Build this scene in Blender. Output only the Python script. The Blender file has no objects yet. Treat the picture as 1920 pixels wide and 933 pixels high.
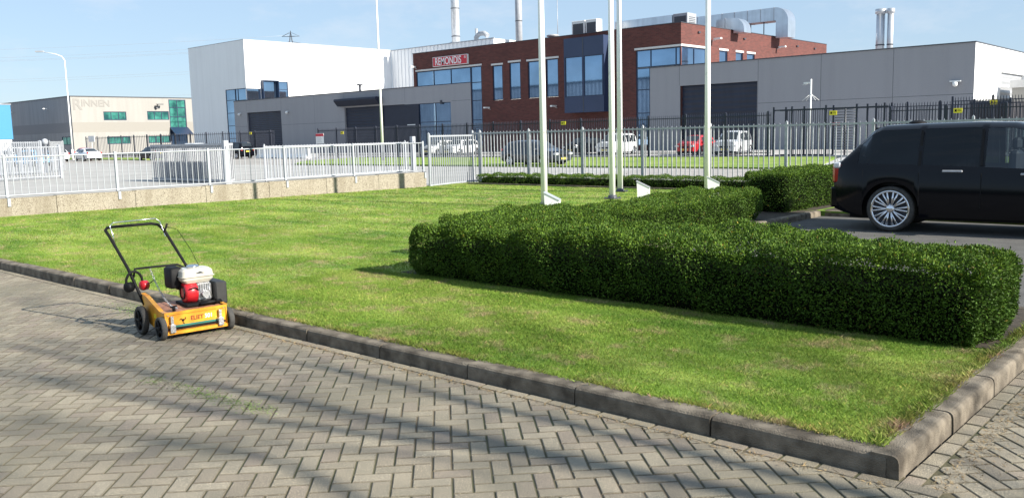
import bpy, math, random
import numpy as np
from mathutils import Vector, Matrix
random.seed(7); rng = np.random.default_rng(7)
R = math.radians
sc = bpy.context.scene
col = sc.collection
# World frame: +X runs along the industrial frontage (to the right), +Y away from the camera, z up.
# ------------------------------------------------------------------ camera
cam_d = bpy.data.cameras.new('camera'); cam = bpy.data.objects.new('camera', cam_d); col.objects.link(cam)
cam_d.sensor_width = 36.0; cam_d.lens = 36 * 1637.4 / 1920; cam_d.clip_start = 0.1; cam_d.clip_end = 6000
M = Matrix(((0.74548179, -0.06864467, 0.66298176), (0.66612416, 0.11126416, -0.73749501), (-0.02314101, 0.99141727, 0.12867128)))
cam.matrix_world = Matrix.Translation((0, 0, 1.77)) @ M.to_4x4()
sc.camera = cam
# ------------------------------------------------------------------ light
SUN_AZ, SUN_EL = R(10.0), R(30.0)
w = bpy.data.worlds.new('World'); sc.world = w; w.use_nodes = True
nt = w.node_tree; N = nt.nodes; L = nt.links
bg = N['Background']; bg.inputs[1].default_value = 0.064
sky = N.new('ShaderNodeTexSky'); sky.sky_type = 'NISHITA'; sky.sun_disc = False
sky.sun_elevation = SUN_EL; sky.sun_rotation = math.pi / 2 - SUN_AZ
sky.altitude = 0; sky.air_density = 1.0; sky.dust_density = 0.35; sky.ozone_density = 3.0
tc = N.new('ShaderNodeTexCoord'); mp = N.new('ShaderNodeMapping'); mp.inputs['Scale'].default_value = (1, 1, 2.6)
L.new(tc.outputs['Generated'], mp.inputs[0])
nz = N.new('ShaderNodeTexNoise'); nz.inputs['Scale'].default_value = 5.5; nz.inputs['Detail'].default_value = 9; nz.inputs['Roughness'].default_value = .62
L.new(mp.outputs[0], nz.inputs['Vector'])
rp = N.new('ShaderNodeMapRange'); rp.inputs[1].default_value = .53; rp.inputs[2].default_value = .78; rp.inputs[4].default_value = .45
L.new(nz.outputs[0], rp.inputs[0])
mx = N.new('ShaderNodeMixRGB'); mx.inputs[2].default_value = (6.6, 6.9, 7.4, 1)
hz = N.new('ShaderNodeMixRGB'); hz.inputs[0].default_value = .62; hz.inputs[2].default_value = (4.2, 5.6, 7.3, 1); L.new(sky.outputs[0], hz.inputs[1])
L.new(rp.outputs[0], mx.inputs[0]); L.new(hz.outputs[0], mx.inputs[1]); L.new(mx.outputs[0], bg.inputs[0])
sd = bpy.data.lights.new('sun', 'SUN'); sun = bpy.data.objects.new('sun', sd); col.objects.link(sun)
sd.energy = 5.0; sd.angle = R(0.45); sd.color = (1, .94, .83)
sv = Vector((math.cos(SUN_EL) * math.cos(SUN_AZ), math.cos(SUN_EL) * math.sin(SUN_AZ), math.sin(SUN_EL)))
sun.rotation_euler = (-sv).to_track_quat('-Z', 'Y').to_euler()
sun.location = (30, 5, 40)
vs = sc.view_settings; vs.view_transform = 'Standard'; vs.look = 'None'; vs.gamma = 1; vs.exposure = 1.08; vs.use_curve_mapping = False
sc.render.engine = 'CYCLES'
sc.cycles.max_bounces = 6; sc.cycles.transparent_max_bounces = 8

# ------------------------------------------------------------------ helpers
def tag(o, label=None, cat=None, group=None, kind=None):
    if label: o['label'] = label
    if cat: o['category'] = cat
    if group: o['group'] = group
    if kind: o['kind'] = kind
    return o
def empty(name, loc=(0, 0, 0), rz=0, label=None, cat=None, group=None):
    o = bpy.data.objects.new(name, None); col.objects.link(o); o.location = loc; o.rotation_euler = (0, 0, rz)
    o.empty_display_size = .2
    return tag(o, label, cat, group)
class MB:
    """collects shapes, then builds ONE mesh object"""
    def __init__(s): s.v = []; s.f = []; s.m = []; s.sm = []
    def add(s, vs_, fs, mi=0, smooth=False):
        b = len(s.v); s.v += [tuple(p) for p in vs_]
        for f in fs: s.f.append([b + i for i in f]); s.m.append(mi); s.sm.append(smooth)
        return s
    def box(s, x0, x1, y0, y1, z0, z1, mi=0):
        v = [(x, y, z) for z in (z0, z1) for y in (y0, y1) for x in (x0, x1)]
        return s.add(v, [(0, 2, 3, 1), (4, 5, 7, 6), (0, 1, 5, 4), (2, 6, 7, 3), (0, 4, 6, 2), (1, 3, 7, 5)], mi)
    def obox(s, c, sx, sy, sz, rot=None, mi=0):
        rot = rot or Matrix.Identity(3); c = Vector(c)
        v = [c + rot @ Vector((x * sx / 2, y * sy / 2, z * sz / 2)) for z in (-1, 1) for y in (-1, 1) for x in (-1, 1)]
        return s.add(v, [(0, 2, 3, 1), (4, 5, 7, 6), (0, 1, 5, 4), (2, 6, 7, 3), (0, 4, 6, 2), (1, 3, 7, 5)], mi)
    def bbox(s, x0, x1, y0, y1, z0, z1, b=.01, mi=0):
        """box with chamfered edges"""
        v = []; 
        for z in (z0, z1):
            for y in (y0, y1):
                for x in (x0, x1):
                    dx = b if x == x0 else -b; dy = b if y == y0 else -b; dz = b if z == z0 else -b
                    v += [(x, y + dy, z + dz), (x + dx, y, z + dz), (x + dx, y + dy, z)]
        F = []
        q = lambda a, b_, c, d, k: F.append([a * 3 + k, b_ * 3 + k, c * 3 + k, d * 3 + k])
        q(0, 4, 6, 2, 0); q(1, 3, 7, 5, 0); q(0, 1, 5, 4, 1); q(2, 6, 7, 3, 1); q(0, 2, 3, 1, 2); q(4, 5, 7, 6, 2)
        for i in range(8): F.append([i * 3, i * 3 + 1, i * 3 + 2] if bin(i).count('1') % 2 else [i * 3, i * 3 + 2, i * 3 + 1])
        E = [(0, 1, 1, 2), (2, 3, 1, 2), (4, 5, 1, 2), (6, 7, 1, 2), (0, 2, 0, 2), (1, 3, 0, 2), (4, 6, 0, 2), (5, 7, 0, 2), (0, 4, 0, 1), (1, 5, 0, 1), (2, 6, 0, 1), (3, 7, 0, 1)]
        for a, b_, k, l in E: F.append([a * 3 + k, b_ * 3 + k, b_ * 3 + l, a * 3 + l])
        return s.add(v, F, mi)
    def tube(s, pts, r, n=8, mi=0, r2=None, cap=True):
        pts = [Vector(p) for p in pts]; m = len(pts); base = len(s.v); up = None
        for i, p in enumerate(pts):
            d = (pts[min(i + 1, m - 1)] - pts[max(i - 1, 0)]).normalized()
            if up is None: up = d.orthogonal().normalized()
            else: up = (up - d * up.dot(d)).normalized()
            sd_ = d.cross(up); rr = r if r2 is None else r + (r2 - r) * i / (m - 1)
            if isinstance(r, (list, tuple)): rr = r[i]
            for k in range(n):
                a = 2 * math.pi * k / n; s.v.append(tuple(p + (up * math.cos(a) + sd_ * math.sin(a)) * rr))
        for i in range(m - 1):
            for k in range(n):
                a = base + i * n + k; b_ = base + i * n + (k + 1) % n
                s.f.append([a, b_, b_ + n, a + n]); s.m.append(mi); s.sm.append(True)
        if cap:
            s.f.append([base + k for k in range(n)][::-1]); s.m.append(mi); s.sm.append(False)
            s.f.append([base + (m - 1) * n + k for k in range(n)]); s.m.append(mi); s.sm.append(False)
        return s
    def lathe(s, c, axis, prof, n=24, mi=0, smooth=True):
        """prof: list of (along axis, radius)"""
        c = Vector(c); ax = Vector(axis).normalized(); up = ax.orthogonal().normalized(); sd_ = ax.cross(up); base = len(s.v)
        for a_, r_ in prof:
            for k in range(n):
                t = 2 * math.pi * k / n; s.v.append(tuple(c + ax * a_ + (up * math.cos(t) + sd_ * math.sin(t)) * max(r_, 1e-4)))
        for i in range(len(prof) - 1):
            for k in range(n):
                a = base + i * n + k; b_ = base + i * n + (k + 1) % n
                s.f.append([a, b_, b_ + n, a + n]); s.m.append(mi); s.sm.append(smooth)
        return s
    def prism(s, poly, axis, a0, a1, mi=0):
        """extrude 2D polygon along axis 'x','y','z' between a0 and a1"""
        def P(u, v_, a): return {'x': (a, u, v_), 'y': (u, a, v_), 'z': (u, v_, a)}[axis]
        n = len(poly); v = [P(u, v_, a0) for u, v_ in poly] + [P(u, v_, a1) for u, v_ in poly]
        return s.add(v, [list(range(n))[::-1], list(range(n, 2 * n))] + [[i, (i + 1) % n, n + (i + 1) % n, n + i] for i in range(n)], mi)
    def build(s, name, mats, parent=None, recalc=True):
        me = bpy.data.meshes.new(name); me.from_pydata(s.v, [], s.f); me.validate()
        if not isinstance(mats, (list, tuple)): mats = [mats]
        for m in mats: me.materials.append(m)
        if len(me.polygons) == len(s.f):
            me.polygons.foreach_set('material_index', s.m); me.polygons.foreach_set('use_smooth', s.sm)
        if recalc:
            import bmesh
            bm = bmesh.new(); bm.from_mesh(me); bmesh.ops.recalc_face_normals(bm, faces=bm.faces); bm.to_mesh(me); bm.free()
        o = bpy.data.objects.new(name, me); col.objects.link(o)
        if parent: o.parent = parent
        return o
def copy_tree(o, parent=None):
    c = o.copy(); col.objects.link(c)
    if parent: c.parent = parent
    for ch in list(o.children): copy_tree(ch, c)
    return c
def npmesh(name, V, F, mat, kind=None, parent=None, colors=None, smooth=False):
    """fast mesh from numpy: V (n,3), F (m,k)"""
    me = bpy.data.meshes.new(name); k = F.shape[1]
    me.vertices.add(len(V)); me.vertices.foreach_set('co', V.astype(np.float32).ravel())
    me.loops.add(F.size); me.loops.foreach_set('vertex_index', F.astype(np.int32).ravel())
    me.polygons.add(len(F)); me.polygons.foreach_set('loop_start', (np.arange(len(F)) * k).astype(np.int32))
    if colors is not None:
        ca = me.color_attributes.new('tone', 'FLOAT_COLOR', 'CORNER'); c4 = np.ones((F.size, 4), np.float32); c4[:, :3] = np.repeat(colors, k, axis=0)
        ca.data.foreach_set('color', c4.ravel())
    me.update(calc_edges=True); me.materials.append(mat)
    if smooth: me.polygons.foreach_set('use_smooth', np.ones(len(F), bool))
    o = bpy.data.objects.new(name, me); col.objects.link(o)
    if parent: o.parent = parent
    if kind: o['kind'] = kind
    return o

# ------------------------------------------------------------------ materials
def mat(name, c, rough=.6, metal=0, var=.0, scale=4, bump=0, bscale=60, spec=.5, coat=0, c2=None, detail=4, lo=.35, hi=.65):
    m = bpy.data.materials.new(name); m.use_nodes = True; t = m.node_tree; b = t.nodes['Principled BSDF']
    b.inputs['Roughness'].default_value = rough; b.inputs['Metallic'].default_value = metal; b.inputs['Specular IOR Level'].default_value = spec
    b.inputs['Coat Weight'].default_value = coat
    c = (*c, 1)
    g = t.nodes.new('ShaderNodeTexCoord')
    n = t.nodes.new('ShaderNodeTexNoise'); n.inputs['Scale'].default_value = scale; n.inputs['Detail'].default_value = detail
    t.links.new(g.outputs['Object'], n.inputs['Vector'])
    if c2 is None: c2 = tuple(x * (1 - max(var, .04)) for x in c[:3]); 
    r = t.nodes.new('ShaderNodeMapRange'); r.inputs[1].default_value = lo; r.inputs[2].default_value = hi
    t.links.new(n.outputs[0], r.inputs[0])
    x = t.nodes.new('ShaderNodeMixRGB'); x.inputs[1].default_value = c; x.inputs[2].default_value = (*c2[:3], 1)
    t.links.new(r.outputs[0], x.inputs[0]); t.links.new(x.outputs[0], b.inputs['Base Color'])
    if bump:
        n2 = t.nodes.new('ShaderNodeTexNoise'); n2.inputs['Scale'].default_value = bscale; n2.inputs['Detail'].default_value = 5
        t.links.new(g.outputs['Object'], n2.inputs['Vector'])
        bp = t.nodes.new('ShaderNodeBump'); bp.inputs['Strength'].default_value = bump; bp.inputs['Distance'].default_value = .01
        t.links.new(n2.outputs[0], bp.inputs['Height']); t.links.new(bp.outputs[0], b.inputs['Normal'])
    return m
def nd(m, t, **kw):
    n = m.node_tree.nodes.new(t)
    for k, v in kw.items():
        if k.startswith('i_'): n.inputs[k[2:].replace('_', ' ')].default_value = v
        else: setattr(n, k, v)
    return n
K = {}
K['asphalt'] = mat('asphalt', (.27, .26, .25), .9, var=.25, scale=1.2, bump=.5, bscale=90)
K['yard'] = mat('yard_concrete', (.37, .36, .345), .85, c2=(.30, .295, .28), scale=.35, bump=.3, detail=8)
K['road'] = mat('road_pavers', (.33, .31, .285), .9, c2=(.27, .255, .24), scale=.8, bump=.4, detail=8)
K['bayasphalt'] = mat('bay_asphalt', (.10, .097, .092), .92, c2=(.065, .063, .06), scale=2.2, bump=.6, bscale=70, detail=8)
K['parking'] = mat('parking_pavers', (.40, .385, .37), .85, var=.12, scale=.5)
K['path'] = mat('path_tiles', (.42, .42, .42), .85, var=.1, scale=2)
K['soil'] = mat('soil', (.05, .038, .025), .95, var=.4, scale=9, bump=.8, bscale=30)
K['pale'] = mat('pale_metal_paint', (.345, .365, .40), .45, var=.16, scale=3)
K['galv'] = mat('galvanised_steel', (.42, .435, .46), .45, metal=.2, var=.25, scale=9)
K['white'] = mat('white_paint', (.80, .80, .79), .5, var=.05, scale=1)
K['dark'] = mat('dark_blue_steel', (.014, .019, .038), .55, var=.2, scale=3)
K['darkdoor'] = mat('dark_door_panel', (.016, .021, .042), .6, var=.15, scale=1)
K['shutter'] = mat('roller_shutter', (.018, .024, .048), .5, var=.15, scale=.7)
K['frame'] = mat('window_frame_navy', (.015, .03, .07), .4, var=.1)
K['grey'] = mat('grey_aggregate_panel', (.37, .365, .385), .9, c2=(.27, .268, .285), scale=26, detail=6)
K['cladw'] = mat('white_cladding', (.80, .81, .82), .5, var=.03, scale=.1)
K['lintel'] = mat('pale_stone_lintel', (.62, .61, .60), .7, var=.08, scale=3)
K['coping'] = mat('dark_coping', (.05, .055, .07), .5)
K['black'] = mat('black_plastic', (.009, .009, .010), .6, var=.3, scale=20, spec=.2)
K['rubber'] = mat('tyre_rubber', (.035, .034, .033), .85, c2=(.06, .057, .052), scale=14, bump=.3)
K['chrome'] = mat('polished_rim', (.75, .75, .77), .12, metal=1)
K['alu'] = mat('cast_aluminium', (.62, .62, .63), .35, metal=.8, var=.25, scale=40, bump=.4, bscale=80)
K['steel'] = mat('flue_steel', (.58, .60, .63), .38, metal=.6, var=.15, scale=2)
K['red'] = mat('red_sign', (.55, .02, .04), .4)
K['yellow'] = mat('yellow_sign', (.75, .62, .03), .5)
K['duct'] = mat('duct_sheet_metal', (.62, .67, .73), .28, metal=.85, var=.12, scale=1.1)
K['glass'] = mat('reflective_window', (.27, .41, .60), .03, metal=.95, var=.3, scale=.25, bump=.10, bscale=.35)
K['greenglass'] = mat('green_window', (.10, .42, .33), .12, metal=.5, c2=(.03, .12, .12), scale=.7)
K['beige'] = mat('beige_panel', (.33, .32, .30), .9, c2=(.295, .285, .268), scale=22)
K['beige2'] = mat('grey_beige_band', (.28, .265, .24), .9, var=.1, scale=22)
K['taupe'] = mat('shaded_taupe_panel', (.33, .325, .335), .9, var=.1, scale=22)  # bluer copy of the beige panel, shade put into the colour
K['taupe2'] = mat('darker_taupe_band', (.25, .245, .255), .9, var=.1, scale=22)  # darker copy of the beige band, tinted the same way for shade
K['bluebld'] = mat('blue_cladding', (.035, .20, .38), .5)
K['letter'] = mat('sign_lettering', (.82, .82, .82), .5)
K['faded'] = mat('faded_lettering', (.262, .252, .238), .9, var=.1, scale=10)
K['tail'] = mat('tail_lamp_red', (.35, .01, .01), .15, coat=.6)
K['lens'] = mat('clear_lamp_lens', (.62, .64, .68), .12, metal=.3)
K['plate'] = mat('number_plate', (.75, .62, .08), .5)
def glassy(name, c, alpha):
    m = bpy.data.materials.new(name); m.use_nodes = True; t = m.node_tree; t.nodes.clear()
    o = t.nodes.new('ShaderNodeOutputMaterial'); a = t.nodes.new('ShaderNodeBsdfGlossy'); b = t.nodes.new('ShaderNodeBsdfTransparent'); x = t.nodes.new('ShaderNodeMixShader')
    d = t.nodes.new('ShaderNodeLayerWeight'); d.inputs[0].default_value = .35
    a.inputs['Roughness'].default_value = .02; a.inputs[0].default_value = (.8, .85, .9, 1); b.inputs[0].default_value = (*c, 1)
    n = t.nodes.new('ShaderNodeTexNoise'); n.inputs['Scale'].default_value = 2
    mr = t.nodes.new('ShaderNodeMapRange'); mr.inputs[3].default_value = alpha * .9; mr.inputs[4].default_value = alpha * 1.1
    t.links.new(n.outputs[0], mr.inputs[0])
    ad = t.nodes.new('ShaderNodeMath'); ad.operation = 'MULTIPLY_ADD'; ad.inputs[1].default_value = .16; t.links.new(d.outputs['Fresnel'], ad.inputs[0]); t.links.new(mr.outputs[0], ad.inputs[2])
    t.links.new(ad.outputs[0], x.inputs[0]); t.links.new(b.outputs[0], x.inputs[1]); t.links.new(a.outputs[0], x.inputs[2]); t.links.new(x.outputs[0], o.inputs[0])
    return m
K['cglass'] = mat('dark_car_glass', (.02, .025, .03), .05, var=.1, spec=.8)
K['tint'] = glassy('tinted_glass', (.02, .022, .028), .03)
K['clear'] = glassy('clear_car_glass', (.45, .50, .52), .06)
def streak(m, amt=.35):
    t = m.node_tree; b = t.nodes['Principled BSDF']; src = b.inputs['Base Color'].links[0].from_socket
    g = nd(m, 'ShaderNodeTexCoord'); mp_ = nd(m, 'ShaderNodeMapping'); mp_.inputs['Scale'].default_value = (1.1, 1.1, .09); t.links.new(g.outputs['Object'], mp_.inputs[0])
    n = nd(m, 'ShaderNodeTexNoise', i_Scale=1.0, i_Detail=8, i_Roughness=.65); t.links.new(mp_.outputs[0], n.inputs['Vector'])
    q = nd(m, 'ShaderNodeMapRange'); q.inputs[1].default_value = .42; q.inputs[2].default_value = .72; q.inputs[3].default_value = 1; q.inputs[4].default_value = 1 - amt; t.links.new(n.outputs[0], q.inputs[0])
    x = nd(m, 'ShaderNodeMixRGB', blend_type='MULTIPLY'); x.inputs[0].default_value = 1; t.links.new(src, x.inputs[1]); t.links.new(q.outputs[0], x.inputs[2]); t.links.new(x.outputs[0], b.inputs['Base Color'])
for k_, a_ in (('grey', .07), ('cladw', .07), ('beige', .12), ('taupe', .18), ('shutter', .3), ('polepaint', 0), ('duct', .2)):
    if k_ in K: streak(K[k_], a_)
# brick wall
m = K['brick'] = mat('dark_red_brick', (.17, .055, .04), .85); b = m.node_tree.nodes['Principled BSDF']
t = m.node_tree; g = nd(m, 'ShaderNodeNewGeometry'); sx = nd(m, 'ShaderNodeSeparateXYZ'); t.links.new(g.outputs['Position'], sx.inputs[0])
ad = nd(m, 'ShaderNodeMath', operation='ADD'); t.links.new(sx.outputs[0], ad.inputs[0]); t.links.new(sx.outputs[1], ad.inputs[1])
cb = nd(m, 'ShaderNodeCombineXYZ'); t.links.new(ad.outputs[0], cb.inputs[0]); t.links.new(sx.outputs[2], cb.inputs[1])
br = nd(m, 'ShaderNodeTexBrick'); br.inputs['Scale'].default_value = 1; br.inputs['Brick Width'].default_value = .44; br.inputs['Row Height'].default_value = .13
br.inputs['Mortar Size'].default_value = .012; br.inputs['Color1'].default_value = (.155, .042, .034, 1); br.inputs['Color2'].default_value = (.10, .027, .023, 1); br.inputs['Mortar'].default_value = (.12, .07, .06, 1)
t.links.new(cb.outputs[0], br.inputs['Vector'])
nn = nd(m, 'ShaderNodeTexNoise', i_Scale=.6, i_Detail=6); t.links.new(cb.outputs[0], nn.inputs['Vector'])
mm = nd(m, 'ShaderNodeMixRGB', blend_type='MULTIPLY'); mm.inputs[0].default_value = .35
t.links.new(br.outputs[0], mm.inputs[1]); t.links.new(nn.outputs[0], mm.inputs[2]); t.links.new(mm.outputs[0], b.inputs['Base Color'])
# exposed-aggregate wall
m = K['aggregate'] = mat('exposed_aggregate', (.50, .42, .27), .9, bump=1.0, bscale=45); t = m.node_tree; b = t.nodes['Principled BSDF']
g = nd(m, 'ShaderNodeTexCoord'); vo = nd(m, 'ShaderNodeTexVoronoi', i_Scale=75.0); t.links.new(g.outputs['Object'], vo.inputs['Vector'])
cr = nd(m, 'ShaderNodeValToRGB'); cr.color_ramp.elements[0].color = (.33, .295, .24, 1); cr.color_ramp.elements[1].color = (.11, .085, .06, 1)
cr.color_ramp.elements[0].position = .22; cr.color_ramp.elements[1].position = .95; e = cr.color_ramp.elements.new(.6); e.color = (.27, .24, .19, 1)
se = nd(m, 'ShaderNodeSeparateColor'); t.links.new(vo.outputs['Color'], se.inputs[0]); t.links.new(se.outputs[0], cr.inputs[0])
st = nd(m, 'ShaderNodeTexNoise', i_Scale=1.3, i_Detail=7); mp2 = nd(m, 'ShaderNodeMapping'); mp2.inputs['Scale'].default_value = (1.6, 1.6, .35); t.links.new(g.outputs['Object'], mp2.inputs[0]); t.links.new(mp2.outputs[0], st.inputs['Vector'])
sr = nd(m, 'ShaderNodeMapRange'); sr.inputs[1].default_value = .46; sr.inputs[2].default_value = .7; sr.inputs[4].default_value = .75; t.links.new(st.outputs[0], sr.inputs[0])
ms = nd(m, 'ShaderNodeMixRGB'); ms.inputs[2].default_value = (.17, .14, .10, 1); t.links.new(sr.outputs[0], ms.inputs[0]); t.links.new(cr.outputs[0], ms.inputs[1]); t.links.new(ms.outputs[0], b.inputs['Base Color'])
# clinker pavers: tone per paver plus grain
def paver_mat():
    m = mat('concrete_pavers', (.3, .28, .25), .82, bump=.6, bscale=120); t = m.node_tree; b = t.nodes['Principled BSDF']
    at = nd(m, 'ShaderNodeAttribute', attribute_name='tone'); g = nd(m, 'ShaderNodeNewGeometry')
    vo = nd(m, 'ShaderNodeTexNoise', i_Scale=230.0, i_Detail=2); t.links.new(g.outputs['Position'], vo.inputs['Vector'])
    cr = nd(m, 'ShaderNodeValToRGB'); el = cr.color_ramp.elements; el[0].position = .38; el[0].color = (.72, .72, .72, 1); el[1].position = .68; el[1].color = (2.7, 2.65, 2.5, 1); e = el.new(.62); e.color = (1.0, 1.0, 1.0, 1)
    t.links.new(vo.outputs[0], cr.inputs[0])
    x = nd(m, 'ShaderNodeMixRGB', blend_type='MULTIPLY'); x.inputs[0].default_value = 1; t.links.new(at.outputs[0], x.inputs[1]); t.links.new(cr.outputs[0], x.inputs[2])
    n = nd(m, 'ShaderNodeTexNoise', i_Scale=.9, i_Detail=7, i_Roughness=.6); t.links.new(g.outputs['Position'], n.inputs['Vector'])
    r = nd(m, 'ShaderNodeMapRange'); r.inputs[1].default_value = .44; r.inputs[2].default_value = .66; r.inputs[4].default_value = .62; t.links.new(n.outputs[0], r.inputs[0])
    y = nd(m, 'ShaderNodeMixRGB'); y.inputs[2].default_value = (.13, .12, .085, 1); t.links.new(r.outputs[0], y.inputs[0]); t.links.new(x.outputs[0], y.inputs[1])
    t.links.new(y.outputs[0], b.inputs['Base Color']); return m
K['paver'] = paver_mat()
K['joint'] = mat('joint_sand', (.13, .10, .062), .95, c2=(.05, .06, .022), scale=1.6, bump=.6, detail=8)
K['kerb'] = mat('kerb_concrete', (.21, .178, .135), .9, c2=(.070, .056, .040), scale=7, bump=1.0, bscale=110, detail=9)
# lawn colours shared by turf and blades
def grass_mat(name, blade):
    m = mat(name, (.1, .15, .02), .75, spec=.25); t = m.node_tree; b = t.nodes['Principled BSDF']; g = nd(m, 'ShaderNodeNewGeometry')
    n1 = nd(m, 'ShaderNodeTexNoise', i_Scale=.55, i_Detail=7, i_Roughness=.62); n2 = nd(m, 'ShaderNodeTexNoise', i_Scale=3.2, i_Detail=6, i_Roughness=.7)
    mpl = nd(m, 'ShaderNodeMapping'); mpl.inputs['Scale'].default_value = (.7, 2.0, 1); t.links.new(g.outputs['Position'], mpl.inputs[0])
    t.links.new(mpl.outputs[0], n1.inputs['Vector']); t.links.new(g.outputs['Position'], n2.inputs['Vector'])
    c1 = nd(m, 'ShaderNodeValToRGB'); e = c1.color_ramp.elements
    e[0].position = .30; e[0].color = (.080, .170, .022, 1); e[1].position = .68; e[1].color = (.28, .35, .075, 1); q = e.new(.48); q.color = (.165, .260, .036, 1)
    t.links.new(n1.outputs[0], c1.inputs[0])
    r = nd(m, 'ShaderNodeMapRange'); r.inputs[1].default_value = .52; r.inputs[2].default_value = .66; r.inputs[4].default_value = .85; t.links.new(n2.outputs[0], r.inputs[0])
    x = nd(m, 'ShaderNodeMixRGB'); x.inputs[2].default_value = (.33, .28, .14, 1); t.links.new(r.outputs[0], x.inputs[0]); t.links.new(c1.outputs[0], x.inputs[1])
    if blade:
        at = nd(m, 'ShaderNodeAttribute', attribute_name='tone'); y = nd(m, 'ShaderNodeMixRGB', blend_type='MULTIPLY'); y.inputs[0].default_value = 1
        t.links.new(x.outputs[0], y.inputs[1]); t.links.new(at.outputs[0], y.inputs[2]); x = y
        tr = nd(m, 'ShaderNodeBsdfTranslucent'); t.links.new(x.outputs[0], tr.inputs[0]); ms = nd(m, 'ShaderNodeMixShader'); ms.inputs[0].default_value = .35
        o = [k for k in t.nodes if k.type == 'OUTPUT_MATERIAL'][0]
        t.links.new(b.outputs[0], ms.inputs[1]); t.links.new(tr.outputs[0], ms.inputs[2]); t.links.new(ms.outputs[0], o.inputs[0])
    t.links.new(x.outputs[0], b.inputs['Base Color']); return m
K['turf'] = grass_mat('turf', False); K['blade'] = grass_mat('grass_blade', True)
def leaf_mat(name, ca, cb_):
    m = mat(name, ca, .62, spec=.2); t = m.node_tree; b = t.nodes['Principled BSDF']; at = nd(m, 'ShaderNodeAttribute', attribute_name='tone')
    x = nd(m, 'ShaderNodeMixRGB', blend_type='MULTIPLY'); x.inputs[0].default_value = 1; t.links.new(at.outputs[0], x.inputs[2])
    n = nd(m, 'ShaderNodeTexNoise', i_Scale=2.2, i_Detail=5); g = nd(m, 'ShaderNodeNewGeometry'); t.links.new(g.outputs['Position'], n.inputs['Vector'])
    c = nd(m, 'ShaderNodeMixRGB'); c.inputs[1].default_value = (*ca, 1); c.inputs[2].default_value = (*cb_, 1); t.links.new(n.outputs[0], c.inputs[0]); t.links.new(c.outputs[0], x.inputs[1])
    tr = nd(m, 'ShaderNodeBsdfTranslucent'); t.links.new(x.outputs[0], tr.inputs[0]); ms = nd(m, 'ShaderNodeMixShader'); ms.inputs[0].default_value = .16
    o = [k for k in t.nodes if k.type == 'OUTPUT_MATERIAL'][0]
    t.links.new(x.outputs[0], b.inputs['Base Color']); t.links.new(b.outputs[0], ms.inputs[1]); t.links.new(tr.outputs[0], ms.inputs[2]); t.links.new(ms.outputs[0], o.inputs[0]); return m
K['leaf'] = leaf_mat('hedge_leaf', (.028, .070, .008), (.088, .155, .018))
K['core'] = mat('hedge_core', (.006, .009, .004), .95, var=.4, scale=8, spec=.05)  # near-black colour stands in for the shade inside the hedge
K['bark'] = mat('tree_bark', (.12, .10, .08), .9, var=.4, scale=9, bump=.8, bscale=20)

# ================================================================== GROUND
def sheet(name, poly, z, m, kind='structure'):
    mb = MB(); mb.add([(x, y, z) for x, y in poly], [list(range(len(poly)))]); o = mb.build(name, m, recalc=False)
    if o.data.polygons[0].normal.z < 0: o.data.flip_normals()
    return tag(o, kind=kind)
rect = lambda x0, x1, y0, y1: [(x0, y0), (x1, y0), (x1, y1), (x0, y1)]
sheet('ground', rect(-2500, 2500, -2500, 2500), -.03, K['asphalt'])
sheet('yard', [(-23.2, -10), (-22.2, 20.5), (-22.9, 24), (-24, 37.2), (-130, 37.2), (-200, 20), (-200, -10)], -.012, K['yard'])
sheet('road', [(-22.9, 23.9), (60, 23.9), (60, 37.3), (-24, 37.3)], -.010, K['road'])
sheet('road', rect(-260, -58, 37.3, 66), -.022, K['road'])
sheet('parking_ground', rect(-100, 60, 53.4, 74.6), -.004, K['parking'])
sheet('parking_bay', [(-7.15, 9.05), (40, 9.05), (40, 17.45), (-7.15, 17.45)], -.006, K['bayasphalt'])
# verges with kerb edge
def slab(name, poly, z0, z1, m, kind='structure'):
    mb = MB(); mb.prism(poly, 'z', z0, z1); return tag(mb.build(name, m), kind=kind)
slab('grass_verge', [(-55.5, 37.8), (-15.6, 37.4), (-20.6, 52.2), (-66, 52.2), (-62, 43)], -.02, .07, K['turf'])
slab('grass_verge', [(-13.4, 37.4), (60, 37.4), (60, 52.2), (-18.4, 52.2)], -.02, .07, K['turf'])
slab('grass_verge', [(-150, 47.4), (-97, 45.8), (-97, 51.5), (-150, 53)], -.02, .07, K['turf'])
sheet('footpath', [(-15.7, 37.3), (-13.3, 37.3), (-18.3, 53.4), (-20.7, 53.4)], .03, K['path'])
slab('kerb', rect(-66, 60, 52.9, 53.2), -.02, .12, K['path'])
for k in range(16):
    x = -66 + 2.6 * k
    sheet('bay_marking', rect(x, x + .1, 56.5, 61.5), 0.0, K['white'])
slab('lawn', [(-24.4, 4.58), (-1.53, 4.58), (-1.53, 8.9), (-7.3, 8.9), (-7.3, 17.45), (40, 17.45), (40, 24.2), (-22.4, 24.2), (-22.4, 20.4), (-22.9, 12), (-23.6, 6.5)], -.02, .10, K['turf'])

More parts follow.
